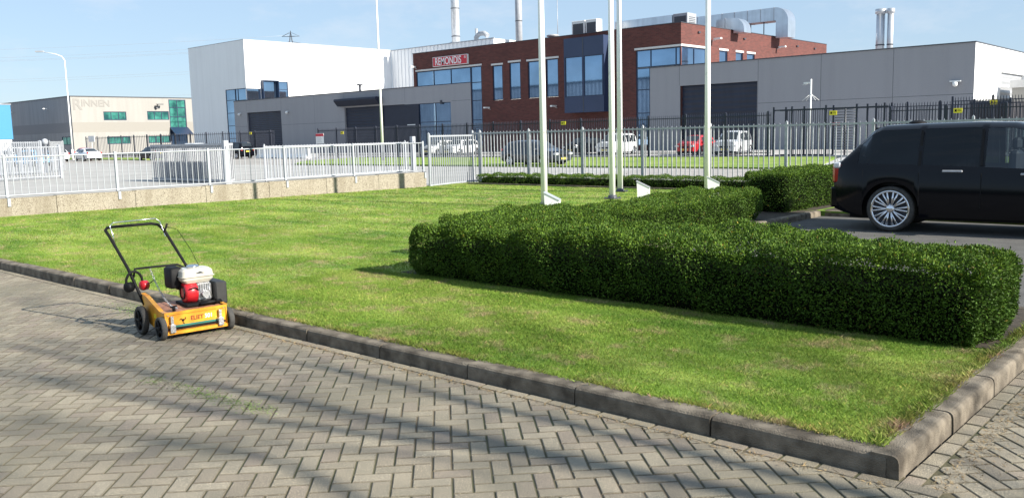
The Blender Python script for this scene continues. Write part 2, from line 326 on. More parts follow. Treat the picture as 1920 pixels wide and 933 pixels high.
# foreground kerb stones (rounded edge) -------------------------------
def kerb_run(p0, p1, seglen, side, h=.115, wdt=.15, z0=-.02, label='kerb'):
    p0 = Vector(p0); p1 = Vector(p1); d = (p1 - p0); n = max(1, round(d.length / seglen)); d = d / n
    u = d.normalized(); nrm = Vector((-u.y, u.x)) * side
    mb = MB(); r = .035
    prof = [(0, z0), (0.004, h - r)] + [(r - r * math.cos(a) + .004, h - r + r * math.sin(a)) for a in (R(30), R(60), R(90))] + [(wdt - .008, h), (wdt, h - .008), (wdt, z0)]
    for i in range(n):
        jz = random.uniform(-.006, .005); jo = random.uniform(-.007, .007)
        a = p0 + d * i + u * .006; b = p0 + d * (i + 1) - u * .006
        vs_ = []
        for q in (a, b):
            for o_, z in prof: vs_.append((q.x + nrm.x * (o_ + jo), q.y + nrm.y * (o_ + jo), z + (jz if z > z0 else 0)))
        k = len(prof); F = [[j, j + 1, k + j + 1, k + j] for j in range(k - 1)] + [list(range(k)), list(range(k, 2 * k))[::-1]]
        mb.add(vs_, F)
    return tag(mb.build('kerb', K['kerb']), kind='structure')
kerb_run((-1.45, 4.43), (-24.5, 4.43), 1.0, -1)
kerb_run((-1.385, 4.43), (-1.385, 9.0), 1.0, 1)
kerb_run((-1.40, 9.0), (-7.15, 9.0), 1.0, 1)
kerb_run((-7.15, 9.2), (-7.15, 17.4), 1.0, 1)
kerb_run((-7.1, 17.45), (20, 17.45), 1.0, 1)

# herringbone pavers ------------------------------------------------------
sheet('paving_bed', [(-26, -6), (14, -6), (14, 9.0), (-1.36, 9.0), (-1.36, 4.5), (-26, 4.5)], -.0060, K['joint'])
def pavers():
    U = .105; ang = R(136.4); ca, sa = math.cos(ang), math.sin(ang); V = []; F = []; C = []
    tones = np.array([(.335, .290, .215), (.315, .270, .200), (.345, .300, .225), (.285, .242, .182), (.295, .245, .190), (.325, .283, .210)])
    YL, XL = 4.43 - .112, -1.385 + .112
    def put(cx, cy, lx, ly, a):
        c_, s_ = math.cos(a), math.sin(a); g_ = .0050; ch = .005
        z = random.uniform(-.0012, .0012); tx, ty = random.uniform(-.004, .004), random.uniform(-.004, .004)
        hx, hy = lx / 2 - g_, ly / 2 - g_
        rect_ = lambda ex, ey: [(cx + px * c_ - py * s_, cy + px * s_ + py * c_) for px, py in ((-ex, -ey), (ex, -ey), (ex, ey), (-ex, ey))]
        t_ = tones[random.randrange(6)] * random.uniform(.76, .92)
        outer = rect_(hx, hy); cut = None
        if a and any(p[1] > YL for p in outer) and any(p[0] < XL for p in outer):
            # keep the piece in front of the kerb row, or the piece right of it
            cut = lambda p: YL - p[1] if cx < XL or cy < YL else p[0] - XL
            if cut((cx, cy)) < -.1: return
        def clip(P):
            o = []
            for i in range(len(P)):
                A_, B_ = P[i], P[(i + 1) % len(P)]; da, db = cut(A_), cut(B_)
                if da >= 0: o.append(A_)
                if da * db < 0: f = da / (da - db); o.append((A_[0] + (B_[0] - A_[0]) * f, A_[1] + (B_[1] - A_[1]) * f))
            return o
        zt = lambda p, e: z + e + tx * (p[0] - cx) + ty * (p[1] - cy)
        if cut:
            P = clip(outer)
            if len(P) < 3: return
            mx_, my_ = sum(p[0] for p in P) / len(P), sum(p[1] for p in P) / len(P)
            rings = [(P, -.009), (P, -.003), ([(mx_ + (p[0] - mx_) * .95, my_ + (p[1] - my_) * .95) for p in P], 0)]
        else: rings = [(outer, -.009), (outer, -.003), (rect_(hx - ch, hy - ch), 0)]
        n_ = len(rings[0][0]); b = len(V)
        for P, e in rings:
            for p in P: V.append((p[0], p[1], zt(p, e)))
        for l_ in range(2):
            for k in range(n_): F.append((b + l_ * n_ + k, b + l_ * n_ + (k + 1) % n_, b + (l_ + 1) * n_ + (k + 1) % n_, b + (l_ + 1) * n_ + k)); C.append(t_ * .60)
        for k in range(1, n_ - 1, 2):
            if k + 2 < n_ + 0 and k + 2 <= n_ - 1: F.append((b + 2 * n_, b + 2 * n_ + k, b + 2 * n_ + k + 1, b + 2 * n_ + k + 2)); C.append(t_)
            else: F.append((b + 2 * n_, b + 2 * n_ + k, b + 2 * n_ + k + 1, b + 2 * n_ + k + 1)); C.append(t_)
    n = 230
    for i in range(-n, n):
        for j in range(-n, n):
            t_ = (i - j) % 4
            if t_ == 0: u, v, lx, ly = i + 1, j + .5, 2 * U, U
            elif t_ == 3: u, v, lx, ly = i + .5, j + 1, U, 2 * U
            else: continue
            u *= U; v *= -U; x = u * ca - v * sa; y = u * sa + v * ca
            if not (-19 < x < 5 and -.6 < y < 8.9): continue
            if y > 4.43 + .0 and x < -1.385 + .0: continue
            if x < -9 and y < .8: continue
            put(x, y, lx, ly, ang)
    x = -19.
    while x < -1.25: put(x + .1, 4.43 - .055, .2, .1, 0); x += .205
    y = 4.43
    while y < 8.9: put(-1.385 + .055, y, .1, .2, 0); y += .205
    me = bpy.data.meshes.new('pavement'); F2 = [f if len(set(f)) == 4 else f[:3] for f in F]; me.from_pydata(V, [], F2)
    ca = me.color_attributes.new('tone', 'FLOAT_COLOR', 'CORNER'); cc = []
    for f, c in zip(F2, C): cc += [*c, 1.0] * len(f)
    ca.data.foreach_set('color', cc); me.materials.append(K['paver']); o = bpy.data.objects.new('pavement', me); col.objects.link(o); return tag(o, kind='structure')
pavers()

# ================================================================== VEGETATION
def blades(name, P, h, wd, tones, m, lean=.5, kind='stuff'):
    """P (n,3) base points; one bent blade of 2 triangles each"""
    n = len(P); a = rng.uniform(0, 2 * np.pi, n); b = rng.uniform(0, 2 * np.pi, n)
    hh = h * rng.uniform(.55, 1.25, n); ww = wd * rng.uniform(.7, 1.3, n); ln = lean * hh * rng.uniform(.2, 1.3, n)
    dx, dy = np.cos(a) * ww / 2, np.sin(a) * ww / 2; lx, ly = np.cos(b) * ln, np.sin(b) * ln
    V = np.empty((n, 4, 3)); V[:, 0] = P; V[:, 0, 0] -= dx; V[:, 0, 1] -= dy; V[:, 1] = P; V[:, 1, 0] += dx; V[:, 1, 1] += dy
    V[:, 2] = P; V[:, 2, 0] += dx * .55 + lx * .4; V[:, 2, 1] += dy * .55 + ly * .4; V[:, 2, 2] += hh * .6
    V[:, 3] = P; V[:, 3, 0] += lx; V[:, 3, 1] += ly; V[:, 3, 2] += hh
    i = np.arange(n)[:, None] * 4; F = np.concatenate([i + np.array([[0, 1, 2]]), i + np.array([[0, 2, 3]])])
    return npmesh(name, V.reshape(-1, 3), F, m, kind, colors=np.concatenate([tones, tones]))
def lawn_pts():
    out = []
    for x0, x1, y0, y1, dens in ((-9, -1.52, 4.56, 7.0, 13000), (-16, -9, 4.56, 9.5, 4200), (-9, -7.6, 7, 12, 3000), (-9, -1.6, 7.0, 7.1, 5000), (-9, -1.50, 4.535, 4.60, 9000), (-1.60, -1.50, 4.56, 8.6, 9000), (-23, -16, 4.56, 12, 1300), (-16, -9, 9.5, 16, 1300), (-22.6, -16, 12, 23, 600), (-16, -8.5, 16, 22.2, 600)):
        n = int((x1 - x0) * (y1 - y0) * dens); p = np.column_stack([rng.uniform(x0, x1, n), rng.uniform(y0, y1, n), np.full(n, .098)]); out.append((p, dens))
    return out
P_, W_, H_ = [], [], []
for p, dens in lawn_pts():
    P_.append(p); W_.append(np.full(len(p), {13000: .0036, 9000: .004, 5000: .005, 3000: .007, 4200: .0055, 1300: .011, 600: .017}[dens])); H_.append(np.full(len(p), .040 if dens == 9000 else (.022 if dens > 4000 else .026)))
P_ = np.concatenate(P_); W_ = np.concatenate(W_); H_ = np.concatenate(H_)
cl = (np.sin(P_[:, 0] * 3.1 + np.sin(P_[:, 1] * 2.3) * 2) * np.cos(P_[:, 1] * 3.7 + P_[:, 0]) + rng.normal(0, .5, len(P_)))
H_ *= 1 + .25 * np.clip(cl, -1, 1.4)
tn = rng.uniform(.65, 1.35, (len(P_), 1)) * np.array([[1, 1, 1]]); dry = rng.random(len(P_)) < .07; tn[dry] = tn[dry] * np.array([1.9, 1.25, 2.0])
edge = np.clip(1 - np.minimum(np.abs(P_[:, 0] + 1.53) / .45, np.abs(P_[:, 1] - 4.58) / .12), 0, 1) * (.6 + .4 * np.sin(P_[:, 0] * 9) * np.sin(P_[:, 1] * 7 + 1)); tn = tn * (1 + edge[:, None] * np.array([[.05, -.28, .15]]))
sm = np.sin(P_[:, 0] * 1.3 + 1.7 * np.sin(P_[:, 1] * .9)) * np.sin(P_[:, 1] * 1.9 + P_[:, 0] * .4); tn = tn * (1 + .13 * sm[:, None])
tag(blades('grass', P_, H_, W_, tn, K['blade'], lean=.9), 'short mown lawn grass, light green with drier patches', 'grass')

def hedge(name, x0, x1, y0, y1, z0, z1, dens, leaf, label, group=None, rnd=.16, lump=.034, slope=None, taper=None):
    """clipped hedge: dark twiggy core and leaves through its outer shell"""
    root = empty(name, ((x0 + x1) / 2, (y0 + y1) / 2, z0), 0, label, 'hedge', group)
    cx, cy = (x0 + x1) / 2, (y0 + y1) / 2; hx, hy, hz = (x1 - x0) / 2, (y1 - y0) / 2, (z1 - z0)
    sx_, sy_ = 2 * hx, 2 * hy; ar = np.array([sx_ * sy_ * 1.15, sx_ * hz, sx_ * hz, sy_ * hz, sy_ * hz]); n = int(ar.sum() * dens)
    f = rng.choice(5, n, p=ar / ar.sum()); u = rng.uniform(-1, 1, n); v = rng.uniform(0, 1, n)
    X = np.where(f == 0, u, np.where(f <= 2, u, np.where(f == 3, -1, 1))) * hx
    Y = np.where(f == 0, v * 2 - 1, np.where(f == 1, -1, np.where(f == 2, 1, u))) * hy
    Z = np.where(f == 0, 1, v) * hz
    NX = np.where(f == 3, -1, np.where(f == 4, 1, 0.)); NY = np.where(f == 1, -1, np.where(f == 2, 1, 0.)); NZ = np.where(f == 0, 1., 0)
    # round the edges
    ex = np.clip((np.abs(X) - (hx - rnd)) / rnd, 0, 1); ey = np.clip((np.abs(Y) - (hy - rnd)) / rnd, 0, 1); ez = np.clip((Z - (hz - rnd)) / rnd, 0, 1)
    q = np.sqrt(ex ** 2 + ey ** 2 + ez ** 2); k = np.where(q > 1, 1 / np.maximum(q, 1e-6), 1)
    sg = lambda a: np.where(a < 0, -1, 1)
    X = np.where(ex > 0, sg(X) * (hx - rnd + ex * k * rnd), X); Y = np.where(ey > 0, sg(Y) * (hy - rnd + ey * k * rnd), Y); Z = np.where(ez > 0, hz - rnd + ez * k * rnd, Z)
    NX = NX + sg(X) * ex * .8; NY = NY + sg(Y) * ey * .8; NZ = NZ + ez * .8; nn_ = np.sqrt(NX ** 2 + NY ** 2 + NZ ** 2); NX /= nn_; NY /= nn_; NZ /= nn_
    gx, gy = X + cx, Y + cy
    lm = lump * (np.sin(gx * 5.3 + Z * 4) * np.cos(gy * 4.7 + gx * 1.3) + .6 * np.sin(gx * 11 + gy * 9 + Z * 8) + .5 * np.sin(gx * 2.1 - gy * 1.7)) - np.abs(rng.normal(0, .05, n))
    spr = rng.random(n) < .012; lm = lm + np.where(spr & (NZ > .5), rng.uniform(.01, .07, n), 0)
    und = np.where(Z < .18, (Z / .18 - 1) * .10, 0)            # the foot tucks in
    X += NX * (lm + und); Y += NY * (lm + und); Z = np.maximum(Z + NZ * lm, .01)
    if slope is not None: Z = Z * slope(gx, gy)
    if taper is not None: Y = -hy + (Y + hy) * taper(gx)
    C = np.column_stack([X, Y, Z]); Nn = np.column_stack([NX, NY, NZ])
    D = Nn * .7 + rng.normal(0, .75, (n, 3)); D[:, 2] += .25; D /= np.linalg.norm(D, axis=1)[:, None]        # leaf axis
    T = np.cross(D, rng.normal(0, 1, (n, 3))); T /= np.linalg.norm(T, axis=1)[:, None]
    ll = leaf * rng.uniform(.7, 1.35, n)[:, None]; wl = ll * .5
    V = np.empty((n, 4, 3)); V[:, 0] = C; V[:, 1] = C + D * ll * .5 + T * wl * .5; V[:, 2] = C + D * ll; V[:, 3] = C + D * ll * .5 - T * wl * .5
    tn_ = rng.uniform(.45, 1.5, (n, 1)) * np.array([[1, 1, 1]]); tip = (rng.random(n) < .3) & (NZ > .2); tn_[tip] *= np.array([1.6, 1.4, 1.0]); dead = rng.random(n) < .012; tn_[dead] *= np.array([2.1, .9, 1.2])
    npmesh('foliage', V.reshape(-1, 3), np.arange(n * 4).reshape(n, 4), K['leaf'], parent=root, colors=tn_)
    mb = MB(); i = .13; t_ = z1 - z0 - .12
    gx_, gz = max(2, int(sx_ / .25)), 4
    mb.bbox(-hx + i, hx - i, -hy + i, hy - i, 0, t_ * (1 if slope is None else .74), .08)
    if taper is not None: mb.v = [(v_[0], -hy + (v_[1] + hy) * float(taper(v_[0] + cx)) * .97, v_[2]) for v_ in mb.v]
    mb.build('inner_twigs', K['core'], root)  # solid dark box giving the shade seen between the leaves
    return root
hedge('hedge', -8.08, -1.60, 6.98, 8.75, .1, .76, 9400, .024, 'long clipped green hedge block along the lawn, nearest the camera', 'clipped hedges round the lawn', rnd=.22, slope=lambda gx, gy: np.interp(gx, [-8.1, -7.3], [.86, 1.0]) * (1 + .05 * np.sin(gx * 2.3 + 1) * np.sin(gy * 2.1)), taper=lambda gx: np.interp(gx, [-3.9, -1.7], [1.0, .62]))
hedge('hedge', -9.1, -7.42, 8.5, 15.4, .1, .74, 4200, .028, 'clipped hedge running back from the big front hedge to the parking bay kerb', 'clipped hedges round the lawn', slope=lambda gx, gy: np.interp(gy, [10.2, 11.6, 13.6, 15.4], [.90, .76, .74, .92]))
hedge('hedge', -8.55, -7.45, 16.6, 20.6, .1, .92, 3200, .031, 'taller leafy hedge block right behind the black car tail', 'clipped hedges round the lawn')
hedge('hedge', -21.6, -8.6, 22.15, 22.85, .1, .46, 1800, .036, 'low narrow dark hedge in front of the silver palisade fence', 'clipped hedges round the lawn', rnd=.12, lump=.03)
sheet('hedge_soil', rect(-8.3, -1.54, 7.12, 8.88), .104, K['soil']); sheet('hedge_soil', rect(-9.0, -7.31, 8.9, 17.4), .104, K['soil']); sheet('hedge_soil', rect(-9.2, -7.31, 17.5, 20.5), .104, K['soil'])
slab('hedge_edging', rect(-21.8, -8.6, 21.98, 22.06), -.02, .15, K['kerb'])

def bare_tree(name, base, trunk_top, limbs, seed, label, trunk_r):
    """limbs: (start height fraction on the trunk, [points], start radius); twigs grow from the limbs"""
    rnd = random.Random(seed); root = empty(name, base, 0, label, 'tree', 'bare trees behind the camera'); tb = MB(); cb_ = MB(); o = Vector(base)
    def twig(p, d, ln, r, lev):
        pts = [p]; rs = [r]
        for i in range(4):
            d = (d + Vector((rnd.gauss(0, .12), rnd.gauss(0, .12), .05))).normalized(); p = p + d * ln / 4; pts.append(p); rs.append(r * (1 - .2 * (i + 1)))
        cb_.tube(pts, rs, 5 if lev < 2 else 3)
        if lev >= 3: return
        for k in range(3 if lev < 2 else 2):
            s_ = rnd.uniform(.35, .8); q = d.orthogonal().normalized(); q = Matrix.Rotation(rnd.uniform(0, 6.28), 3, d) @ q; i = rnd.choice((2, 3, 4))
            twig(pts[i], (d * math.cos(s_) + q * math.sin(s_)).normalized(), ln * rnd.uniform(.55, .8), max(rs[i] * .7, .008), lev + 1)
    t_ = [Vector((0, 0, 0)), Vector((0, 0, .4)), Vector(trunk_top) * .5 - o * .5 + Vector((.04, -.03, 0)), Vector(trunk_top) - o]
    tb.tube(t_, [trunk_r * 1.35, trunk_r, trunk_r * .85, trunk_r * .62], 12); tb.build('trunk', K['bark'], root, recalc=False)
    for pts, r0, nt_ in limbs:
        P = [Vector(p) - o for p in pts]; n = len(P); cb_.tube(P, [r0 * (1 - .68 * i / (n - 1)) for i in range(n)], 8)
        for k in range(nt_):
            i = rnd.randrange(max(1, n // 3), n); d = (P[i] - P[i - 1]).normalized(); q = Matrix.Rotation(rnd.uniform(0, 6.28), 3, d) @ d.orthogonal().normalized(); s_ = rnd.uniform(.4, .8)
            twig(P[i - 1].lerp(P[i], rnd.random()), (d * math.cos(s_) + q * math.sin(s_)).normalized(), rnd.uniform(1.0, 2.4), r0 * .30, 0)
    cb_.build('crown', K['bark'], root, recalc=False); return root
def above(x, y, z): return (x + z / math.tan(SUN_EL) * math.cos(SUN_AZ), y + z / math.tan(SUN_EL) * math.sin(SUN_AZ), z)
FK = above(-1.2, 3.95, 7.0)
bare_tree('bare_tree', (11.1, 6.15, 0), FK, [
    ([FK, above(-2.4, 3.70, 7.9), above(-3.9, 3.5, 8.9), above(-5.2, 3.27, 9.8), above(-6.5, 3.05, 10.7), above(-8.8, 2.66, 12.0)], .085, 5),
    ([above(-2.2, 3.74, 7.7), above(-3.1, 3.54, 8.5), above(-4.7, 2.98, 9.3), above(-5.7, 2.7, 10.0), above(-7.6, 2.3, 11.2), above(-9.5, 1.9, 12.2)], .065, 5),
    ([above(-.2, 4.1, 6.2), above(-1.5, 4.15, 6.9), above(-2.8, 4.1, 7.7), above(-5.0, 4.0, 8.8), above(-6.9, 3.85, 10.2), above(-9.5, 3.4, 11.6)], .065, 6)], 5,
    'leafless roadside tree right of the camera, casting the branch shadows', .25)
F2 = above(1.3, 1.9, 5.6)
bare_tree('bare_tree', (11.0, 3.6, 0), F2, [
    ([F2, above(-.5, 2.2, 6.6), above(-2.4, 2.5, 7.6), above(-4.3, 2.6, 8.8), above(-6.8, 1.7, 10.4)], .06, 8),
    ([F2, above(0, 1.4, 6.5), above(-2.0, 1.2, 7.4), above(-4.6, .6, 9.4)], .06, 4),
    ([F2, above(.9, 2.9, 6.2), above(-.2, 5.0, 7.0), above(-.8, 6.6, 8.2), above(-1.5, 7.6, 9.4)], .08, 14)], 11,
    'second leafless roadside tree, nearest the camera on its right', .2)

# ================================================================== WALL AND LIGHT FENCE
def wall_x(y): return -23.45 + (y - 6.5) * (1.35 / 13.8)
rt = empty('garden_wall', (wall_x(12), 12, 0), 0, 'low exposed aggregate concrete wall along the left edge of the lawn', 'wall')
mb = MB(); ys = [1.0 + 1.93 * k for k in range(11)]
for k in range(10):
    y0, y1 = ys[k] + .006, ys[k + 1] - .006; h = .50 + .10 * (k / 9)
    mb.add([(wall_x(y0) + dx, y0, z) for dx in (-.2, 0) for z in (-.05, h)] + [(wall_x(y1) + dx, y1, z) for dx in (-.2, 0) for z in (-.05, h)],
           [(0, 1, 3, 2), (4, 6, 7, 5), (0, 4, 5, 1), (2, 3, 7, 6), (1, 5, 7, 3), (0, 2, 6, 4)])
w_ = mb.build('wall_body', K['aggregate'], rt); w_.location = (-wall_x(12), -12, 0)
rt = empty('wall_fence', (wall_x(12), 12, 0), 0, 'waist-high white bar fence mounted on top of the low concrete wall', 'fence')
fx = lambda y: wall_x(y) - .08 - wall_x(12)
wt = lambda y: .50 + .10 * (y - 1) / 19.3
post_y = [7.66, 10.25, 12.75, 15.1, 17.5, 20.25]; allp = [2.5, 5.08] + post_y
for y in allp:
    mb = MB(); z = wt(y); mb.box(fx(y) - .03, fx(y) + .03, y - 12 - .03, y - 12 + .03, z, z + 1.05)
    p = mb.build('post', K['pale'], rt)
    mb = MB(); mb.box(fx(y) + .09, fx(y) + .105, y - 12 - .035, y - 12 + .035, z - .2, z + .02); mb.box(fx(y) + .03, fx(y) + .105, y - 12 - .035, y - 12 + .035, z + .0, z + .015)
    mb.build('bracket', K['pale'], p)
mb = MB()
for dz in (.06, .99): mr_ = MB(); mr_.tube([(fx(q_), q_ - 12, wt(q_) + dz) for q_ in allp], .019, 6); mr_.build('rail', K['pale'], rt)
for a, b in zip(allp[:-1], allp[1:]):
    za, zb = wt(a), wt(b)
    n = int((b - a) / .155)
    for i in range(1, n):
        y = a + (b - a) * i / n; z = wt(y); mb.box(fx(y) - .0075, fx(y) + .0075, y - 12 - .0075, y - 12 + .0075, z + .06, z + .99)
mb.build('bars', K['pale'], rt)

def palisade(name, p0, p1, h, pitch, m, label, posts=None, post_r=.03, bar=.013, spike=.09, rails=(.15, .93), base=.08, group=None, cat='fence', frame=False, bm=None, post_h=None, hexp=False, railr=.02):
    """vertical bar fence between two ground points, each post a part"""
    p0 = Vector((*p0, 0)); p1 = Vector((*p1, 0)); d = p1 - p0; Ln = d.length; u = d / Ln; c = (p0 + p1) / 2
    rt = empty(name, c, math.atan2(u.y, u.x), label, cat, group)
    X = lambda a: a - Ln / 2
    b = MB(); n = int(Ln / pitch)
    for i in range(n + 1):
        x = X(i * Ln / n)
        if spike: b.add([(x - bar, -bar, base), (x + bar, -bar, base), (x + bar, bar, base), (x - bar, bar, base), (x - bar, -bar, h - .05), (x + bar, -bar, h - .05), (x + bar, bar, h - .05), (x - bar, bar, h - .05), (x, 0, h + spike - .05)],
                        [(0, 3, 2, 1), (0, 1, 5, 4), (1, 2, 6, 5), (2, 3, 7, 6), (3, 0, 4, 7), (4, 5, 8), (5, 6, 8), (6, 7, 8), (7, 4, 8)])
        else: b.box(x - bar, x + bar, -bar, bar, base, h)
    b.build('bars', bm or m, rt)
    for q in rails: r = MB(); z = base + (h - base) * q; r.box(-Ln / 2, Ln / 2, -railr, railr, z - .025, z + .025); r.build('rail', m, rt)
    for a in (posts or []):
        q = MB(); ph = (post_h or h + .03); q.box(X(a) - post_r, X(a) + post_r, -post_r - .002, post_r + .002, 0, ph); q.add([(X(a) - post_r, -post_r, ph), (X(a) + post_r, -post_r, ph), (X(a) + post_r, post_r, ph), (X(a) - post_r, post_r, ph), (X(a), 0, ph + .05)], [(0, 1, 4), (1, 2, 4), (2, 3, 4), (3, 0, 4)])
        q.build('post', m, rt)
    return rt
palisade('palisade_fence', (-22.9, 23.4), (15.0, 23.4), 1.93, .158, K['galv'], 'long silver palisade fence with toothed top behind the flagpoles and the black car', posts=[.4 + 2.37 * k for k in range(16)] + [0.02], bar=.0125, rails=(.97, .03), spike=.07, post_r=.028)
palisade('fence_panel', (-22.16, 20.5), (-22.85, 23.35), 1.86, .135, K['pale'], 'short white fence panel joining the concrete wall end to the silver fence', posts=[.03], bar=.012, rails=(.97, .03), spike=.06)
# gates in the yard
palisade('sliding_gate', (-33.7, 21.4), (-34.3, 30.3), 1.58, .17, K['pale'], 'long open white sliding gate with toothed top rail in the yard', posts=[.04, 8.7], bar=.018, rails=(.965, .03), spike=.07, railr=.045, cat='gate')
for px_, py_, lab in ((-34.2, 19.85, 'thick square white gate post at the right end of the stacked gate leaves'), (-34.6, 30.9, 'thick square white gate post at the far end of the long sliding gate')):
    rt = empty('gate_post', (px_, py_, 0), 0, lab, 'post', 'white square gate posts')
    mb = MB(); mb.bbox(-.11, .11, -.11, .11, 0, 1.84, .01); mb.build('column', K['pale'], rt)
    mb = MB(); mb.box(.11, .16, -.05, .05, 1.45, 1.6); mb.build('hinge_plate', K['galv'], rt); mb = MB(); mb.box(-.14, .14, -.14, .14, -.01, .03); mb.build('foot_plate', K['galv'], rt)
rt = empty('folded_gate', (-38, 20.1, 0), 0, 'stack of folded grey palisade gate leaves standing in the yard', 'gate')
for k in range(4):
    dy = .28 * k; x0, x1 = -3.45 + .12 * k, 3.55 - .35 * k; b = MB()
    n = 40
    for i in range(n + 1):
        x = x0 + (x1 - x0) * i / n; b.box(x - .024, x + .024, dy - .014, dy + .014, .14, 1.66)
    for z in (.10, 1.68): b.box(x0 - .03, x1 + .03, dy - .035, dy + .035, z - .045, z + .045)
    b.build('gate_leaf', K['galv'], rt)
palisade('entry_gate', (-51.4, 19.7), (-48.0, 9.0), 1.78, .17, K['pale'], 'white entry gate leaf at the far left of the yard', posts=[.05, 5.6], bar=.02, rails=(.97, .03, .55), spike=0, cat='gate', post_r=.06)
palisade('road_gate', (-61.8, 22.5), (-54.0, 12.0), 2.1, .22, K['pale'], 'second white gate leaf behind the entry gate at the far left', posts=[.05, 8], bar=.03, rails=(.97, .04), spike=0, cat='gate', post_r=.08)
rt = empty('bollard_lamp', (-63.7, 23.5, 0), 0, 'white round-topped post beside the second left gate', 'post')
mb = MB(); mb.lathe((0, 0, 0), (0, 0, 1), [(0, .10), (1.9, .10), (1.92, .17), (2.1, .2), (2.25, .15), (2.3, .0)], 14); mb.build('column', K['pale'], rt)
palisade('grey_fence', (-64.0, 23.9), (-65.6, 25.4), 2.1, .2, K['galv'], 'short grey fence panel right of the round-topped post', posts=[0, 2.15], bar=.03, rails=(.97, .04), spike=0)

# ================================================================== DARK SECURITY FENCES
def dark_fence(name, p0, p1, h, label, pp=2.97, posts=None, bar=.016, pitch=.16, group='dark steel security fences'):
    Ln = (Vector(p1) - Vector(p0)).length
    return palisade(name, p0, p1, h, pitch, K['dark'], label, posts=posts or [pp * k for k in range(int(Ln / pp) + 1)], bar=bar, rails=(.93, .08), spike=.10, post_r=.055, post_h=h + .05, group=group)
dark_fence('security_fence', (-72.6, 52.4), (-24.9, 52.4), 2.85, 'long dark steel bar fence in front of the brick office and parked cars')
dark_fence('security_fence', (-17.6, 52.4), (20, 52.4), 2.85, 'dark steel bar fence along the grey hall, right of the turnstile')
dark_fence('security_fence', (-127.2, 52.4), (-86.9, 52.4), 2.9, 'dark bar fence in front of the beige building and the white tower', bar=.02, pitch=.45, pp=3.66)
dark_fence('security_gate', (-86.8, 52.3), (-80.2, 52.3), 2.85, 'dark bar gate leaf in front of the left roller door')
dark_fence('enclosure_fence', (-20.2, 57.5), (-11.0, 57.5), 3.2, 'dark enclosure fence behind the turnstile, with wire above', pp=1.9)
dark_fence('enclosure_fence', (-16.5, 60.4), (-8, 60.4), 3.5, 'dark enclosure fence standing before the white gable wall', pp=2.3)
# turnstile: cage posts, rotor with arms
rt = empty('turnstile', (-20.9, 52.6, 0), 0, 'full-height dark steel turnstile at the end of the footpath', 'turnstile')
mb = MB()
for x, y in ((-3.9, 0), (-3.5, .9), (-2.7, 0), (-2.3, .9), (-.55, 0), (-.45, .9), (1.3, 0), (1.6, .9), (2.9, 0), (3.1, .6)): mb = MB(); mb.box(x - .05, x + .05, y - .05, y + .05, 0, 3.15); mb.build('cage_post', K['dark'], rt)
mb = MB()
for y in (0.0, .9): mb.box(-3.9, 3.1, y - .03, y + .03, 2.9, 2.98); mb.box(-3.9, -.5, y - .02, y + .02, .12, .18)
for i in range(20): x = -3.4 + i * .14; mb.box(x - .015, x + .015, .88, .92, .1, 2.9)
mb.build('cage_rail', K['dark'], rt)
mb = MB(); mb.tube([(.45, .45, 0), (.45, .45, 3.0)], .06, 10)
for k in range(17):
    z = .3 + k * .16
    for a in range(4):
        t_ = a * math.pi / 2 + .3; mb.tube([(.45, .45, z), (.45 + .6 * math.cos(t_), .45 + .6 * math.sin(t_), z)], .022, 6)
mb.build('rotor', K['coping'], rt)
def flat_sign(name, x, y, z, wd, ht, m, label, cat='sign', group=None, th=.03, face=None):
    rt = empty(name, (x, y, z), 0, label, cat, group); mb = MB(); mb.bbox(-wd / 2, wd / 2, -th / 2, th / 2, -ht / 2, ht / 2, .006); mb.build('board', m, rt); return rt
for x, y, z, lab in ((-41.5, 52.3, 2.6, 'small yellow warning sign on the dark fence before the brick wall'), (-20.9, 52.3, 2.66, 'small yellow warning sign on the dark fence left of the turnstile rotor'),
                     (-14.0, 52.3, 2.55, 'small yellow warning sign on the dark fence above the black car roof'), (-14.1, 60.2, 3.1, 'small yellow warning sign on the enclosure fence before the dark container'),
                     (-84.5, 52.15, 2.65, 'small yellow warning sign on the dark gate before the left roller door'), (-68.5, 52.2, 2.4, 'small yellow warning sign on the dark fence right of the white notice board')):
    rt = flat_sign('warning_sign', x, y, z, .45, .26, K['yellow'], lab, group='yellow warning signs on the dark fences')
    mb = MB(); mb.box(-.16, -.06, -.02, -.017, -.06, .07); mb.box(-.02, .17, -.02, -.017, -.02, .0); mb.box(-.02, .13, -.02, -.017, .04, .055); mb.build('symbol', K['black'], rt)
flat_sign('prohibition_sign', -20.7, 52.28, 2.0, .45, .14, K['red'], 'small dull red sign below the yellow sign at the turnstile')
rt = flat_sign('notice_board', -72.1, 52.2, 1.9, 1.3, 1.0, K['white'], 'white notice board with red header on the dark fence by the drive')
mb = MB(); mb.box(-.64, .64, -.022, -.018, .22, .48); mb.build('header', K['red'], rt)
mb = MB()
for k in range(6): mb.box(-.52, .2 + .3 * ((k * 7) % 3) / 3, -.022, -.018, .12 - k * .1, .145 - k * .1)
mb.build('printed_lines', K['galv'], rt)

